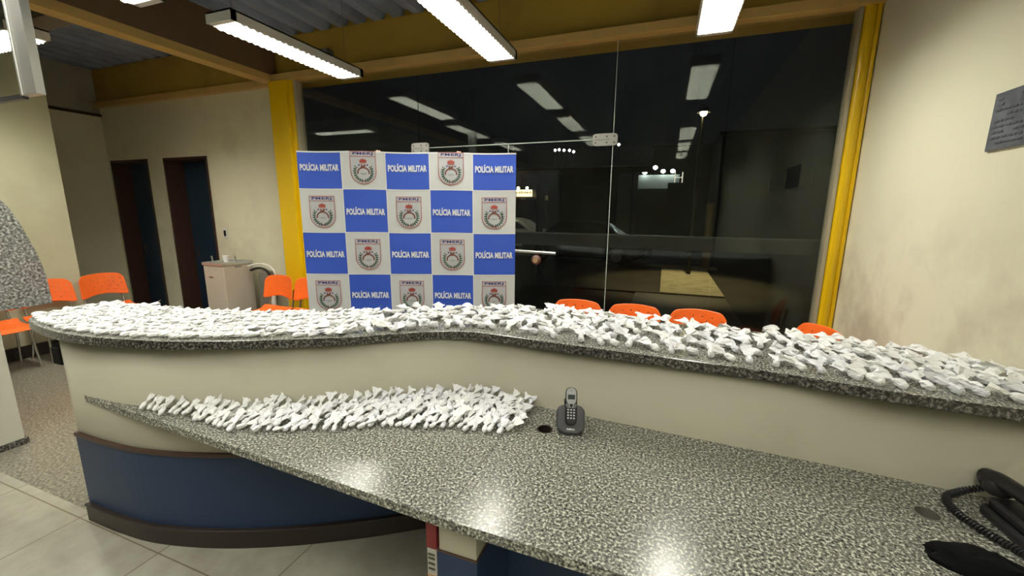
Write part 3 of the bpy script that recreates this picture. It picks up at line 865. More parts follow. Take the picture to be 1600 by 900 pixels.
# ================================================================== CHAIRS
def shell_grid(nu, nv, fn, holes, th):
    bmv = [[Vector(fn(-1 + 2 * i / nu, j / nv)) for j in range(nv + 1)] for i in range(nu + 1)]
    verts = [p for r in bmv for p in r]
    fs = []
    for i in range(nu):
        for j in range(nv):
            if (i, j) in holes: continue
            a = i * (nv + 1) + j
            fs.append((a, a + nv + 1, a + nv + 2, a + 1))
    return verts, fs
def make_chair(label, group):
    e = empty('plastic_chair', (0, 0, 0), 0, label, 'chair', group)
    # local: sitter faces -Y, back at +Y
    def back(u, v):
        w2 = .235 - .012 * v
        x = u * w2
        crn = max(0, abs(u) - .72) / .28
        zt = .875 - .022 * u * u - .050 * crn ** 2.2
        zb = .575 + .045 * (1 - min(1, (abs(u) / .95) ** 2)) + .02 * crn ** 2
        z = zb + (zt - zb) * v
        y = .20 + (z - .45) * .16 - .045 * u * u
        return (x, y, z)
    nu, nv = 55, 28
    holes = set()
    for j, off in ((5, 5), (10, 9), (15, 5), (21, 5)):
        for i in range(off, nu - 3, 9 + (j == 10) * 0): holes.add((i, j))
    holes |= {(18, 25 - 8), (36, 25 - 8)}
    v, f = shell_grid(nu, nv, back, holes, .006)
    o = MB().add(v, f, M_ORANGE).build('backrest', e, True)
    s = o.modifiers.new('solid', 'SOLIDIFY'); s.thickness = .008; s.offset = 0
    def seat(u, v):
        y = -.22 + .44 * v
        crn = max(0, abs(u) - .75) / .25
        x = u * (.235 - .0 * v)
        y = y + (.05 * crn ** 2 if v < .5 else -.04 * crn ** 2) * abs(v - .5) * 2
        z = .455 + .012 * abs(u) ** 3 - .015 * math.sin(math.pi * v) - (.05 * max(0, .2 - v) / .2) ** 1.0 * .6 + .03 * max(0, v - .85) / .15
        return (x, y, z)
    holes = set()
    for j in (7, 14, 21):
        for i in range(8, nu - 4, 9): holes.add((i, j))
    v, f = shell_grid(nu, nv, seat, holes, .006)
    o = MB().add(v, f, M_ORANGE).build('seat', e, True)
    s = o.modifiers.new('solid', 'SOLIDIFY'); s.thickness = .008; s.offset = 0
    for s_ in (-1, 1):
        x = s_ * .19
        MB().tube(spline([(x, -.16, .43), (x, .05, .425), (x, .19, .43), (x, .222, .50), (x, .245, .60), (x, .262, .70)], 5), .0115, M_STEEL, 10).build('back_post', e, True)
        MB().tube([(x, -.15, .43), (x + s_ * .02, -.19, 0)], .0115, M_STEEL, 10).build('leg', e, True)
        MB().tube([(x, .12, .43), (x + s_ * .02, .23, 0)], .0115, M_STEEL, 10).build('leg', e, True)
    MB().tube([(-.19, -.14, .425), (.19, -.14, .425)], .010, M_STEEL, 8).build('cross_bar', e, True)
    return e
CH = [((-.715, 3.52), 0, 'orange plastic chair against the glass, first right of the banner', 'orange chairs against the glass wall'),
      ((-.20, 3.52), 0, 'orange plastic chair against the glass, middle of the three', 'orange chairs against the glass wall'),
      ((.32, 3.52), 0, 'orange plastic chair against the glass, right one of the three', 'orange chairs against the glass wall'),
      ((.93, 3.44), -math.radians(68), 'orange plastic chair turned sideways in the corner below the yellow post', 'orange chairs against the glass wall'),
      ((-4.46, 3.50), 0, 'orange plastic chair beside the water cooler hoses', 'orange chairs beside the water cooler'),
      ((-3.96, 3.50), 0, 'orange plastic chair half hidden behind the left edge of the banner', 'orange chairs beside the water cooler'),
      ((-6.35, 2.98), math.pi / 2, 'orange plastic chair on the left wall with its back fully in view', 'orange chairs along the left wall'),
      ((-6.35, 2.47), math.pi / 2, 'orange plastic chair on the left wall partly behind the granite panel', 'orange chairs along the left wall'),
      ((-6.35, 1.96), math.pi / 2, 'orange plastic chair at the left edge with only its seat in view', 'orange chairs along the left wall')]
ch0 = make_chair(CH[0][2], CH[0][3])
for k, ((x, y), rz, lab, g) in enumerate(CH):
    c = ch0 if k == 0 else copy_tree(ch0)
    c.location = (x, y, 0); c.rotation_euler = (0, 0, rz); c['label'] = lab; c['group'] = g

# ================================================================== WATER COOLER
e = empty('water_cooler', (-5.41, 3.78, 0), 0, 'beige metal water cooler standing between the right doorway and the orange chairs', 'water cooler')
MB().box(-.185, .185, -.20, .20, .04, .965, M_COOL).build('cabinet', e, bevel=.008)
MB().box(-.175, .175, -.19, .19, 0, .04, M_BLACK).build('plinth', e)
t = MB().box(-.195, .195, -.21, -.17, .962, 1.0, M_ALU).box(-.195, .195, .17, .21, .962, 1.0, M_ALU)
t.box(-.195, -.16, -.17, .17, .962, 1.0, M_ALU).box(.16, .195, -.17, .17, .962, 1.0, M_ALU).box(-.16, .16, -.17, .17, .962, .972, M_ALU)
basin = t.build('basin', e, bevel=.003)
for (x, y) in ((-.15, -.10), (-.02, .12)):
    MB().tube([(x, y, .97), (x, y, 1.05), (x + .02, y - .02, 1.075), (x + .05, y - .04, 1.06)], .009, M_STEEL, 8).build('tap', e, True)
MB().box(-.10, -.02, -.2035, -.20, .80, .825, M_ALU).box(-.092, -.028, -.2045, -.203, .806, .819, M_FILT).build('badge', e)
MB().box(.186, .189, -.05, .04, .93, .945, M_FILT).build('hinge_plate', e)
tag(MB().lathe([(.026, 0), (.036, .085), (.034, .085), (.025, .004)], M_CUP, loc=(-5.41 + .08, 3.70, 1.0), seg=20).build('plastic_cup', smooth=True, loc=(-5.33, 3.7, 1.0)),
    'white plastic cup standing on the water cooler', 'cup')
e = empty('water_filter', (-4.98, 3.98, 0), 0, 'grey water filter with white and black hoses beside the cooler', 'water filter')
MB().lathe([(.09, 0), (.10, .02), (.10, .78), (.085, .86), (.03, .88)], M_FILT, seg=24).build('tank', e, True)
MB().tube([(.13, -.04, 0), (.13, -.04, .74)], .028, M_HOSE, 12).build('white_pipe', e, True)
MB().tube(spline([(-.2, -.1, .93), (-.05, -.08, .965), (.1, -.06, .96), (.19, -.05, .90), (.21, -.04, .82)], 6), .012, M_HOSE, 8).build('white_hose', e, True)
MB().tube(spline([(-.16, -.1, .88), (-.03, -.08, .915), (.07, -.06, .89), (.12, -.04, .80), (.13, -.04, .72)], 6), .016, M_BLACK, 8).build('black_hose', e, True)
MB().box(.185, .235, -.06, -.01, .77, .83, M_PURP).build('valve', e, bevel=.006)
# wall switch between door and cooler
tag(MB().box(-5.88, -5.80, D - .012, D, 1.27, 1.41, M_WHITE).box(-5.86, -5.82, D - .018, D - .012, 1.30, 1.38, M_BLACK).build('light_switch', bevel=.002, loc=(-5.84, D, 1.34)),
    'small light switch with a black rocker on the cream wall', 'switch')

# plaque on the right wall
e = empty('wall_plaque', (XR, 2.385, 1.985), 0, 'dark grey metal plaque on the cream wall at the right edge', 'plaque')
MB().box(-.012, 0, -.30, .245, 0, .25, M_PLAQ).build('plate', e, bevel=.003)
mb = MB(); random.seed(5)
for r in range(9):
    z = .225 - r * .024; y = .22
    while y > -.27:
        L = random.uniform(.012, .04)
        if random.random() < .85: mb.box(-.0135, -.012, y - L, y, z - .009, z, M_PLTX)
        y -= L + .010
mb.build('engraving', e)

# ================================================================== BANNER
BL = Vector((-2.897, 2.70)); BR = Vector((-1.208, 3.36))
bdir = (BR - BL).normalized(); BWID = (BR - BL).length; bn = Vector((bdir.y, -bdir.x))   # towards the camera
ZT = 2.163; ROWS = [0.0, .303, .664, 1.025, 1.40]
def BP(u, w_, off=0.0):
    wav = .008 * math.sin(u * 4.1 + w_ * 1.3) + .0012 * math.sin(u * 11 + .6 + w_ * 3)
    p = BL + bdir * u + bn * (off * 2.6 + wav)
    sag = -.003 * math.sin(u * 9)
    return Vector((p.x, p.y, ZT - w_ + sag * (1 - w_ / 1.4)))
ban = MB()
cw = BWID / 5
for r in range(4):
    for c in range(5):
        m = M_BAN_B if (r + c) % 2 == 0 else M_BAN_W
        nu, nv = 8, 8
        vs = []; fs = []
        for j in range(nv + 1):
            for i in range(nu + 1):
                vs.append(BP((c + i / nu) * cw, ROWS[r] + (ROWS[r + 1] - ROWS[r]) * j / nv, .0))
        for j in range(nv):
            for i in range(nu):
                a = j * (nu + 1) + i
                fs.append((a, a + nu + 1, a + nu + 2, a + 1))
        ban.add(vs, fs, m)
        # back side
        ban.add([v - Vector((bn.x, bn.y, 0)) * .004 for v in vs], [f[::-1] for f in fs], M_BAN_W)
def put_flat(vs, fs, u0, w0, m, off, sx=1, sy=1):
    ban.add([BP(u0 + v.x * sx, w0 - v.y * sy, off) for v in vs], fs, m)
def ribbon(pts, wd, u0, w0, m, off, closed=False):
    P = [Vector((p[0], p[1])) for p in pts]; n = len(P)
    vs = []
    for i in range(n):
        a = P[(i - 1) % n] if closed else P[max(i - 1, 0)]
        b_ = P[(i + 1) % n] if closed else P[min(i + 1, n - 1)]
        t = (b_ - a).normalized(); nn = Vector((-t.y, t.x)) * wd / 2
        vs += [P[i] + nn, P[i] - nn]
    fs = [((2 * i) % (2 * n), (2 * i + 1) % (2 * n), (2 * i + 3) % (2 * n), (2 * i + 2) % (2 * n)) for i in range(n if closed else n - 1)]
    ban.add([BP(u0 + v.x, w0 - v.y, off) for v in vs], fs, m)
def poly(pts, u0, w0, m, off):
    ban.add([BP(u0 + p[0], w0 - p[1], off) for p in pts], [tuple(range(len(pts)))], m)
tv, tf, tw, th = text_mesh('POLÍCIA MILITAR', 1.0, .05, 1.06)
pv, pf, pw, ph = text_mesh('PMERJ', 1.0, .03, 1.15)
yv, yf, yw, yh = text_mesh('1809', 1.0, .01, 1.0)
def shield(u0, w0):
    S = .104  # half width
    top_, bot = .128, -.132
    pts = [(-S, top_), (S, top_)]
    out = []
    for k in range(0, 13):
        t = k / 12
        out.append((S * 1.03 * math.cos(t * math.pi / 1), 0))
    arc = [(S * math.cos(math.pi * k / 16), -.035 - .098 * math.sin(math.pi * k / 16)) for k in range(17)]
    P = [(-S, top_), (S, top_)] + arc
    poly(P[::-1], u0, w0, M_BAN_P, .0012)
    ribbon(P, .0055, u0, w0, M_BAN_R, .002, True)
    ribbon([(-S, .088), (S, .088)], .004, u0, w0, M_BAN_R, .002)
    sx = .165 / pw
    put_flat(pv, pf, u0, w0 - .108, M_BAN_N, .002, sx, .026 / ph)
    # crown
    cr = [(-.026, .040), (.026, .040), (.032, .060), (.020, .056), (.016, .070), (.006, .060), (0, .078), (-.006, .060), (-.016, .070), (-.020, .056), (-.032, .060)]
    poly(cr, u0, w0, M_BAN_R, .002)
    ribbon([(-.030, .035), (.030, .035)], .005, u0, w0, M_BAN_R, .002)
    # small device under the crown
    for xx in (-.034, -.012, .012, .034):
        ribbon([(xx - .007, .018), (xx + .007, .018)], .010, u0, w0, M_BAN_N if abs(xx) > .02 else M_BAN_S, .002)
    # crossed arched pistols
    ribbon([(.047 * math.cos(a), -.042 + .040 * math.sin(a)) for a in [math.pi * k / 12 for k in range(-1, 14)]], .012, u0, w0, M_BAN_S, .002)
    ribbon([(-.02, .004), (.02, .012)], .010, u0, w0, M_BAN_S, .0024)
    put_flat(yv, yf, u0, w0 + .052, M_BAN_P if False else mat('banner_grey_text', (.28, .28, .30), .5), .002, .050 / yw, .013 / yh)
    # wreath
    for s in (-1, 1):
        prev = None
        for k in range(9):
            a = math.radians(28 - k * 14) if s > 0 else math.radians(180 - 28 + k * 14)
            cx, cy = .072 * math.cos(a), -.036 + .074 * math.sin(a)
            for off_a in (-.9, .9):
                d = Vector((math.cos(a + s * (math.pi / 2) + off_a * s), math.sin(a + s * (math.pi / 2) + off_a * s)))
                q = Vector((-d.y, d.x))
                c0 = Vector((cx, cy))
                poly([c0, c0 + d * .011 + q * .0050, c0 + d * .020, c0 + d * .011 - q * .0050], u0, w0, M_BAN_G, .0018)
        ribbon([(.072 * math.cos(a), -.036 + .074 * math.sin(a)) for a in [math.radians((28 - k * 11.5)) if s > 0 else math.radians(152 + k * 11.5) for k in range(12)]], .006, u0, w0, M_BAN_G, .0022)
    ribbon([(-.022, -.118), (.018, -.104)], .005, u0, w0, M_BAN_S, .0024)
    ribbon([(.022, -.118), (-.018, -.104)], .005, u0, w0, M_BAN_S, .0024)
for r in range(4):
    wc = ROWS[r + 1] - .1805 if r < 3 else ROWS[3] + .1805
    for c in range(5):
        uc = (c + .5) * cw
        if (r + c) % 2 == 0:
            put_flat(tv, tf, uc, wc + .0, M_BAN_T, .002, .322 / tw, .066 / th)
        else:
            shield(uc, wc + .006)
for c in range(1, 5):
    ribbon([(c * cw, -ROWS[0] - .01), (c * cw, -.35), (c * cw, -.7), (c * cw, -1.05), (c * cw, -1.38)], .007, 0, 0, M_BAN_T, .001)
for r in range(1, 4):
    ribbon([(k * BWID / 20, -ROWS[r]) for k in range(21)], .007, 0, 0, M_BAN_T, .001)
ribbon([(k * BWID / 20, -.004) for k in range(21)], .012, 0, 0, M_BAN_T, .001)
tag(ban.build('police_banner', loc=(-2.05, 3.03, .76)), 'blue and white chequered POLÍCIA MILITAR banner held up behind the counter', 'banner')

# ------------------------------------------------------------------ person holding the banner from behind
def skin_body(name, joints, edges, parent=None, mats=(M_SKIN,), sub=2, root=0):
    me = bpy.data.meshes.new(name)
    me.from_pydata([j[0] for j in joints], edges, [])
    o = bpy.data.objects.new(name, me); COL.objects.link(o)
    sm = o.modifiers.new('skin', 'SKIN'); sm.use_smooth_shade = True
    lay = me.skin_vertices[0].data if me.skin_vertices else None
    if lay is None:
        bm_ = bmesh.new(); bm_.from_mesh(me); bm_.verts.layers.skin.verify(); bm_.to_mesh(me); bm_.free()
        lay = me.skin_vertices[0].data
    for i, j in enumerate(joints):
        r = j[1]; lay[i].radius = (r, r) if not isinstance(r, tuple) else r
        lay[i].use_root = (i == root)
    ss = o.modifiers.new('sub', 'SUBSURF'); ss.levels = sub; ss.render_levels = sub
    dg = bpy.context.evaluated_depsgraph_get()
    m2 = bpy.data.meshes.new_from_object(o.evaluated_get(dg))
    o.modifiers.clear(); o.data = m2; bpy.data.meshes.remove(me)
    m2.name = name; m2.materials.clear()
    for m in mats: m2.materials.append(m)
    m2.polygons.foreach_set('use_smooth', [True] * len(m2.polygons))
    if parent: o.parent = parent
    return o
uL = (Vector((-2.282, 2.94)) - BL).dot(bdir); uR = (Vector((-1.655, 3.185)) - BL).dot(bdir)
gL = BP(uL, 0, -.012); gR = BP(uR, 0, -.012)
gx = Vector((bdir.x, bdir.y, 0)); gy = Vector((-bn.x, -bn.y, 0))     # gy points away from the camera
pc = (gL + gR) / 2 + gy * .30; pc.z = 0
def PW(a, b_, z): return pc + gx * a + gy * b_ + Vector((0, 0, z))
hl_ = (gR - gL).length / 2
J = [(PW(0, 0, .98), .135), (PW(0, .0, 1.15), .125), (PW(0, 0, 1.32), .15), (PW(0, 0, 1.44), .10), (PW(0, -.01, 1.51), .055), (PW(0, -.02, 1.58), .07), (PW(0, -.02, 1.66), .088), (PW(0, -.015, 1.72), .06)]
E_ = [(0, 1), (1, 2), (2, 3), (3, 4), (4, 5), (5, 6), (6, 7)]
for s in (-1, 1):
    k = len(J)
    J += [(PW(s * .19, 0, 1.42), .065), (PW(s * .30, -.06, 1.62), .05), (PW(s * (hl_ + .01), -.20, 1.86), .036), (PW(s * hl_, -.245, 2.00), .026), (PW(s * hl_, -.25, 2.07), .030)]
    E_ += [(3, k), (k, k + 1), (k + 1, k + 2), (k + 2, k + 3), (k + 3, k + 4)]
    k = len(J)
    J += [(PW(s * .10, 0, .90), .10), (PW(s * .11, -.02, .50), .065), (PW(s * .12, .02, .12), .048), (PW(s * .12, -.03, .05), .045), (PW(s * .13, -.14, .04), .038)]
    E_ += [(0, k), (k, k + 1), (k + 1, k + 2), (k + 2, k + 3), (k + 3, k + 4)]
per = empty('person', (pc.x, pc.y, 0), 0, 'person in grey uniform hidden behind the banner, fingertips over its top edge', 'person')
body = skin_body('body', J, E_, None, (M_SKIN, M_UNI, M_BLACK))
for p in body.data.polygons:
    z = p.center.z
    arm = abs((p.center - PW(0, 0, 0)).dot(gx)) > .22
    p.material_index = 2 if z < .15 else (1 if (z < 1.48 or (arm and z < 1.60)) else 0)
for v in body.data.vertices: v.co -= Vector((pc.x, pc.y, 0))
body.parent = per
hair = MB(); hs = []
for i in range(7):
    for k in range(16):
        a = math.pi / 2 * i / 6; t = 2 * math.pi * k / 16
        hs.append(PW(.093 * math.sin(a) * math.cos(t), .01 + .103 * math.sin(a) * math.sin(t) , 1.70 + .085 * math.cos(a) - (.05 * (i / 6) * (1 if math.sin(t) > 0 else 0))) - Vector((pc.x, pc.y, 0)))
hair.add(hs, [(i * 16 + k, i * 16 + (k + 1) % 16, (i + 1) * 16 + (k + 1) % 16, (i + 1) * 16 + k) for i in range(6) for k in range(16)], M_HAIR)
hair.build('hair', per, True)
# face features
fc = MB()
for s in (-1, 1):
    c0 = PW(s * .032, -.105, 1.665) - Vector((pc.x, pc.y, 0))
    fc.lathe([(.001, -.009), (.008, -.005), (.010, 0), (.008, .005), (.001, .009)], mat('eye_white', (.8, .8, .78), .3), loc=c0, seg=8)
    c1 = PW(s * .095, .0, 1.655) - Vector((pc.x, pc.y, 0))
    fc.lathe([(.004, -.03), (.014, -.012), (.016, .01), (.008, .03)], M_SKIN, loc=c1, seg=8)
n0 = PW(0, -.105, 1.635) - Vector((pc.x, pc.y, 0))
fc.lathe([(.014, -.012), (.012, 0), (.004, .03)], M_SKIN, loc=n0, seg=8)
m0 = PW(0, -.095, 1.60) - Vector((pc.x, pc.y, 0))
fc.tube([m0 - gx * .022, m0 + Vector((0, 0, .002)) - gy * .006, m0 + gx * .022], .004, mat('lip', (.35, .13, .10), .5), 6)
fc.build('face', per, True)
# fingers curling over the banner edge
for s, g in ((-1, gL), (1, gR)):
    fg = []
    hand = Vector((g.x, g.y, ZT - .075)) + gy * .020
    for q in range(4):
        u = (q - 1.5) * .019
        ln = (.9, 1.0, .97, .8)[q]
        base = hand + gx * u + gy * .018
        pts = [base, base + Vector((0, 0, .045 * ln)) + gy * .004, base + Vector((0, 0, .078 * ln + .004)) - gy * .006, base + Vector((0, 0, .080 * ln + .006)) - gy * .030, base + Vector((0, 0, .062 * ln + .008)) - gy * .048]
        fg.append(MB().tube([p - Vector((pc.x, pc.y, 0)) for p in spline([tuple(p) for p in pts], 4)], .0085, M_SKIN, 8))
    tb = hand - gx * s * .03 + gy * .01
    fg.append(MB().tube([p - Vector((pc.x, pc.y, 0)) for p in (tb - Vector((0, 0, .02)), tb - gx * s * .016 + Vector((0, 0, .012)), tb - gx * s * .02 + Vector((0, 0, .04)))], [.012, .011, .008], M_SKIN, 8))
    al = MB()
    for m_ in fg: al.add(m_.v, m_.f, M_SKIN)
    pm = [p - Vector((pc.x, pc.y, 0)) for p in (hand - Vector((0, 0, .06)) + gy * .012, hand - Vector((0, 0, .02)) + gy * .014, hand + Vector((0, 0, .01)) + gy * .015)]
    al.tube(pm, [.026, .036, .034], M_SKIN, 12)
    o = al.build('hand', per, True)

# ================================================================== PHONES
# cordless phone on its base
e = empty('cordless_phone', (-.327, 1.650, DZ), math.radians(14), 'black cordless phone with silver front standing in its charging base on the desk', 'telephone')
def rrect(w_, h_, r, n=6):
    pts = []
    for (cx, cy, a0) in ((w_ / 2 - r, h_ / 2 - r, 0), (-w_ / 2 + r, h_ / 2 - r, 90), (-w_ / 2 + r, -h_ / 2 + r, 180), (w_ / 2 - r, -h_ / 2 + r, 270)):
        for k in range(n + 1):
            a = math.radians(a0 + 90 * k / n); pts.append((cx + r * math.cos(a), cy + r * math.sin(a)))
    return pts
tilt = Matrix.Rotation(math.radians(62), 4, 'X')
Mb = Matrix.Translation((0, -.035, .008)) @ tilt
cr = MB()
pl = [(x, y + .056) for x, y in rrect(.122, .114, .032, 8)]
cr.prism(pl, -.020, .016, M_DGREY, M=Mb)
cr.prism([(x, y) for x, y in rrect(.108, .10, .03, 8)], 0, .020, M_DGREY)
base = cr.build('charging_base', e, False, .006, bseg=3)
lg = MB()
lv, lf, lw, lh = text_mesh('intelbras', 1.0, .02, 1.0)
Ml = Mb @ Matrix.Translation((0, .0135, .0165))
lg.add([Ml @ Vector((v.x * .034 / lw, v.y * .0085 / lh, 0)) for v in lv], lf, M_BAN_T)
lg.build('logo', base)
Mh = Matrix.Translation((0, -.034, .036)) @ Matrix.Rotation(math.radians(68), 4, 'X')
hs = MB()
hp = [(x, y + .085) for x, y in rrect(.050, .158, .022, 8)]
hs.prism(hp, .006, .030, M_BLACK, M=Mh)
hand = hs.build('handset', e, False, .006, bseg=3)
MB().prism([(x, y + .128) for x, y in rrect(.042, .066, .018, 8)], .030, .0325, M_GREYP, M=Mh).build('silver_front', hand, False, .001)
MB().prism([(x, y + .124) for x, y in rrect(.030, .020, .002, 3)], .0325, .0335, M_LCD, M=Mh).build('display', hand)
sp = MB()
for k in range(3): sp.box(-.003 + k * .003 - .001, -.003 + k * .003, .148, .154, .0325, .0333, M_DGREY, M=Mh)
sp.build('speaker_grille', hand)
kp = MB()
kp.prism([(x, y + .089) for x, y in rrect(.042, .018, .006, 4)], .030, .0322, M_GREYP, M=Mh)
kp.lathe([(.0075, .032), (.0075, .0345)], M_BLACK, M=Mh @ Matrix.Translation((0, .089, 0)), seg=18)
for xx in (-.0145, .0145):
    for yy in (.093, .085):
        kp.box(xx - .004, xx + .004, yy - .0028, yy + .0028, .032, .0338, M_DGREY, M=Mh)
kp.build('navigation_keys', hand)
for rr in range(4):
    for cc in (-1, 0, 1):
        k = MB().box(cc * .0125 - .0035, cc * .0125 + .0035, .071 - rr * .0115 - .0026, .071 - rr * .0115 + .0026, .030, .0320, M_KEY, M=Mh)
        k.build('key', hand, False)
MB().box(-.030, -.025, .09, .115, .010, .022, M_BLACK, M=Mh).build('side_key', hand, False, .001)

# corded telephone at the right
e = empty('corded_telephone', (1.10, 1.54, DZ), math.radians(-86), 'black corded desk telephone with coiled cord at the right end of the desk', 'telephone')
MB().prism([(x, y) for x, y in rrect(.20, .15, .02)], 0, .035, M_BLACK).build('base', e, False, .01)
MB().prism([(x, y) for x, y in rrect(.18, .13, .02)], .035, .068, M_BLACK).build('cradle', e, False, .01)
hsx = spline([(-.165, 0, .080), (-.13, 0, .100), (-.05, 0, .108), (.05, 0, .108), (.12, 0, .098), (.15, 0, .080)], 6)
n_ = len(hsx)
rad = []
for i in range(n_):
    t = i / (n_ - 1); rad.append(.024 + .017 * (abs(2 * t - 1) ** 4))
rad[0] *= .7; rad[-1] *= .7
h = MB().tube([Vector(p) + Vector((0, -.01, 0)) for p in hsx], rad, M_BLACK, 16)
for s in (-.13, .12):
    h.lathe([(.028, 0), (.036, .008), (.036, .028), (.028, .045)], M_BLACK, loc=(s, -.01, .055), seg=20)
h.build('handset', e, True)
# coil cord
ctr = spline([(-.14, -.02, .07), (-.155, -.08, .03), (-.13, -.135, .014), (-.06, -.155, .013), (.02, -.135, .013), (.09, -.10, .013), (.15, -.07, .013), (.19, -.03, .02)], 24)
coil = []
acc = 0
for i, p in enumerate(ctr):
    p = Vector(p)
    t = (Vector(ctr[min(i + 1, len(ctr) - 1)]) - Vector(ctr[max(i - 1, 0)])).normalized()
    s_ = t.cross(Vector((0, 0, 1))).normalized(); q = s_.cross(t)
    for j in range(3):
        a = (i * 3 + j) * 2 * math.pi / 8
        nxt = Vector(ctr[min(i + 1, len(ctr) - 1)])
        coil.append(p.lerp(nxt, j / 3) + (s_ * math.cos(a) + q * math.sin(a)) * .009)
MB().tube(coil, .0035, M_BLACK, 6).build('coiled_cord', e, True)
MB().tube(spline([(.02, .05, .03), (-.06, .10, .02), (-.0, .13, .05), (.1, .12, .08), (.2, .09, .05)], 8), .005, M_BLACK, 8).build('line_cord', e, True)

# black cloth pouch
cl = []; nu, nv = 28, 16
for j in range(nv + 1):
    for i in range(nu):
        a = math.pi * j / nv; t = 2 * math.pi * i / nu
        p = Vector((math.sin(a) * math.cos(t), math.sin(a) * math.sin(t), math.cos(a)))
        nn = noise.noise(p * 2.2 + Vector((3, 1, 7))) * .28 + noise.noise(p * 5) * .12
        r = 1 + nn
        cl.append(((p.x * .105 * r), (p.y * .050 * r), max(0, p.z) * .060 * r + .004 * (p.z < 0)))
fs = [(j * nu + i, (j + 1) * nu + i, (j + 1) * nu + (i + 1) % nu, j * nu + (i + 1) % nu) for j in range(nv) for i in range(nu)]
o = MB().add(cl, fs, M_CLOTH).build('black_pouch', smooth=True)
o.location = (.865, 1.335, DZ); o.rotation_euler = (0, 0, math.radians(-12))
tag(o, 'crumpled black cloth pouch lying at the front right of the desk', 'pouch')

# ================================================================== POUCHES OF POWDER
def pouch_mesh(seed, L, r, fan, fl=.030):
    rnd = random.Random(seed)
    seg = 10
    prof = [(0.50, .02), (0.485, .55), (.42, .92), (.25, 1.05), (.05, 1.0), (-.10, .78), (-.20, .42)]
    rings = []
    for (t, k) in prof:
        rings.append([t * L, k * r, k * r, .0])
    x0 = prof[-1][0] * L
    for q in range(1, 4):
        f = q / 3
        rings.append([x0 - f * fl, r * (.5 + f * (fan - .5)), r * (.36 + .25 * f), 1.0])
    vs = []
    ph = rnd.uniform(0, 6.28)
    for i, (x, ry, rz_, fanq) in enumerate(rings):
        for k in range(seg):
            t = 2 * math.pi * k / seg
            jit = (.26 if not fanq else .45)
            y = math.cos(t) * ry * (1 + rnd.uniform(-jit, jit))
            z = math.sin(t) * rz_ * (1 + rnd.uniform(-jit, jit))
            if fanq:
                z += math.sin(t * 2 + ph) * r * .45 * (i - 6) / 3 + r * .3 * (i - 6) / 3 
                xx = x + rnd.uniform(-.3, .3) * fl * .6
            else: xx = x + rnd.uniform(-.02, .02) * L
            vs.append(Vector((xx, y, z)))
    n = len(rings)
    fs = [(i * seg + k, (i + 1) * seg + k, (i + 1) * seg + (k + 1) % seg, i * seg + (k + 1) % seg) for i in range(n - 1) for k in range(seg)]
    fs.append(tuple(range(seg)))
    fs.append(tuple((n - 1) * seg + k for k in range(seg))[::-1])
    zmin = min(v.z for v in vs if v.x > -.2 * L)
    for v in vs: v.z = max(v.z - zmin, .0005)
    me = bpy.data.meshes.new('pouch')
    me.from_pydata([tuple(v) for v in vs], [], fs)
    me.materials.append(M_BAG)
    me.polygons.foreach_set('use_smooth', [False for i in range(len(me.polygons))])
    me.update()
    return me
ROD = [pouch_mesh(100 + k, .076, .0105, 1.7, .024) for k in range(10)]
FAT = [pouch_mesh(200 + k, .062, .0118, 2.9, .040) for k in range(16)]
PIL = [pouch_mesh(300 + k, .050, .0090, 2.6, .036) for k in range(12)]
rnd = random.Random(11)
placed = []     # (mesh, matrix, zone)
NC = [p for p in NEAR]; 
def far_y(x):
    best = None
    for a, b_ in zip(FAR, FAR[1:]):
        if min(a.x, b_.x) <= x <= max(a.x, b_.x) and abs(b_.x - a.x) > 1e-6:
            y = a.y + (b_.y - a.y) * (x - a.x) / (b_.x - a.x)
            best = y if best is None else max(best, y)
    return best if best is not None else FAR[-1].y
def near_y(x): return at_x(NEAR, x)
# left, tightly packed rods
x = -3.20
col_i = 0
while x < -1.45:
    y0, y1 = near_y(max(x, -3.21)) + .028, far_y(x) - .02
    w_ = y1 - y0
    nr = max(2, int(round(w_ / .050)))
    dens = (x + 1.9) / .45
    for j in range(nr):
        if x > -1.9 and rnd.random() < .12 * dens: continue
        yy = y0 + (j + .5) * w_ / nr + rnd.uniform(-.008, .008)
        xx = x + (.032 if j % 2 else 0) + rnd.uniform(-.010, .010)
        ang = math.radians(38 + rnd.uniform(-14, 14)) + math.pi
        me = rnd.choice(ROD) if rnd.random() < (.85 if x < -1.9 else .4) else rnd.choice(FAT)
        sc = rnd.uniform(.92, 1.18)
        Mt = Matrix.Translation((xx, yy, TZ + .0005)) @ Matrix.Rotation(ang, 4, 'Z') @ Matrix.Rotation(rnd.uniform(-.02, .16), 4, 'Y') @ Matrix.Diagonal((sc, sc, sc, 1))
        placed.append((me, Mt, 'left'))
    x += .062
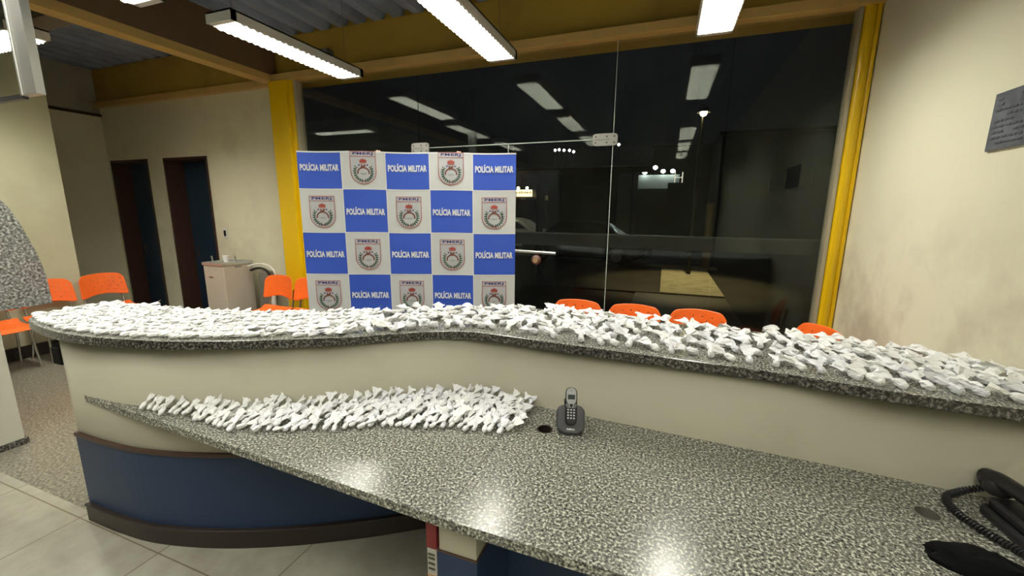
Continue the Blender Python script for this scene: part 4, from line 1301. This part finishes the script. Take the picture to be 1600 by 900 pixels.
# middle and right, loose rows
x = -1.42
while x < 1.27:
    y0, y1 = near_y(x) + .035, far_y(x) - .022
    w_ = y1 - y0
    f = (x + 1.42) / 2.7
    pitch = .088 if f < .25 else (.098 if f < .75 else .078)
    nr = max(1, int(round(w_ / pitch)))
    for j in range(nr):
        if rnd.random() < .06: continue
        yy = y0 + (j + .5) * w_ / nr + rnd.uniform(-.014, .014)
        xx = x + (.035 if j % 2 else 0) + rnd.uniform(-.016, .016)
        if xx > 1.285: continue
        if f < .3: ang = math.radians(rnd.uniform(-160, 60))
        elif f < .75: ang = math.radians(-65 + rnd.uniform(-60, 60))
        else: ang = math.radians(-48 + rnd.uniform(-25, 25))
        me = rnd.choice(FAT)
        sc = rnd.uniform(.98, 1.28)
        Mt = Matrix.Translation((xx, yy, TZ + .0005)) @ Matrix.Rotation(ang, 4, 'Z') @ Matrix.Rotation(rnd.uniform(0, .30), 4, 'Y') @ Matrix.Diagonal((sc, sc, sc * 1.15, 1))
        z = 'banner' if x < -1.0 else ('chairs' if x < .45 else 'wall')
        placed.append((me, Mt, z))
    x += .078 if f < .7 else .072
# lower desk heap
LB = [Vector((-2.30, 1.13)), Vector((-2.13, 1.10)), Vector((-1.88, 1.085)), Vector((-1.69, 1.085)), Vector((-1.5, 1.14)), Vector((-1.32, 1.225)), Vector((-1.09, 1.345)), Vector((-.83, 1.43)), Vector((-.62, 1.47)), Vector((-.56, 1.50))]
x = -2.26
while x < -.56:
    y0 = at_x(LB, x) + .022; y1 = at_x(W, x) - .014
    w_ = y1 - y0
    nr = max(1, int(round(w_ / .046)))
    for j in range(nr):
        yy = y0 + (j + .5) * w_ / nr + rnd.uniform(-.012, .012)
        xx = x + (.02 if j % 2 else 0) + rnd.uniform(-.008, .008)
        ang = math.radians(-100 + rnd.uniform(-38, 38))
        up = 0 if j == 0 else rnd.choice((.0, .006, .012))
        sc = rnd.uniform(.9, 1.2)
        back = yy > y1 - .045
        pit = rnd.uniform(.12, .45) if not back else rnd.uniform(.5, .8)
        if yy + .05 * math.sin(ang + math.pi) > y1: pit = max(pit, .55)
        Mt = Matrix.Translation((xx, yy - (.014 if back else 0), DZ + .003 + up)) @ Matrix.Rotation(ang, 4, 'Z') @ Matrix.Translation((.025, 0, 0)) @ Matrix.Rotation(pit, 4, 'Y') @ Matrix.Translation((-.025, 0, 0)) @ Matrix.Diagonal((sc, sc, sc, 1))
        placed.append((rnd.choice(PIL), Mt, 'desk'))
    x += .036
placed.sort(key=lambda q: (q[1].translation - CAMPOS).length)
LAB = {'left': ('white pouch of powder in the tight rows on the left end of the ledge', 'pouches packed on the left end of the ledge'),
       'banner': ('white pouch of powder on the ledge in front of the banner', 'pouches on the ledge in front of the banner'),
       'chairs': ('crumpled white pouch of powder on the ledge in front of the three orange chairs', 'pouches on the ledge in front of the chairs'),
       'wall': ('crumpled white pouch of powder on the right end of the ledge by the wall', 'pouches on the right end of the ledge'),
       'desk': ('slim white pouch of powder in the heap on the lower desk', 'pouches heaped on the lower desk')}
print('POUCHES', len(placed), {z: sum(1 for p in placed if p[2] == z) for z in LAB})
N_IND = 300
for me, Mt, z in placed[:N_IND]:
    o = bpy.data.objects.new('powder_pouch', me); COL.objects.link(o)
    o.matrix_world = Mt
    tag(o, LAB[z][0], 'pouch', LAB[z][1])
rest = MB()
for me, Mt, z in placed[N_IND:]:
    rest.add([Mt @ v.co for v in me.vertices], [tuple(p.vertices) for p in me.polygons], M_BAG)
o = rest.build('powder_pouch_rows', smooth=False)
tag(o, 'the farther rows of white powder pouches covering the left of the ledge and desk', 'pouches', None, 'stuff')
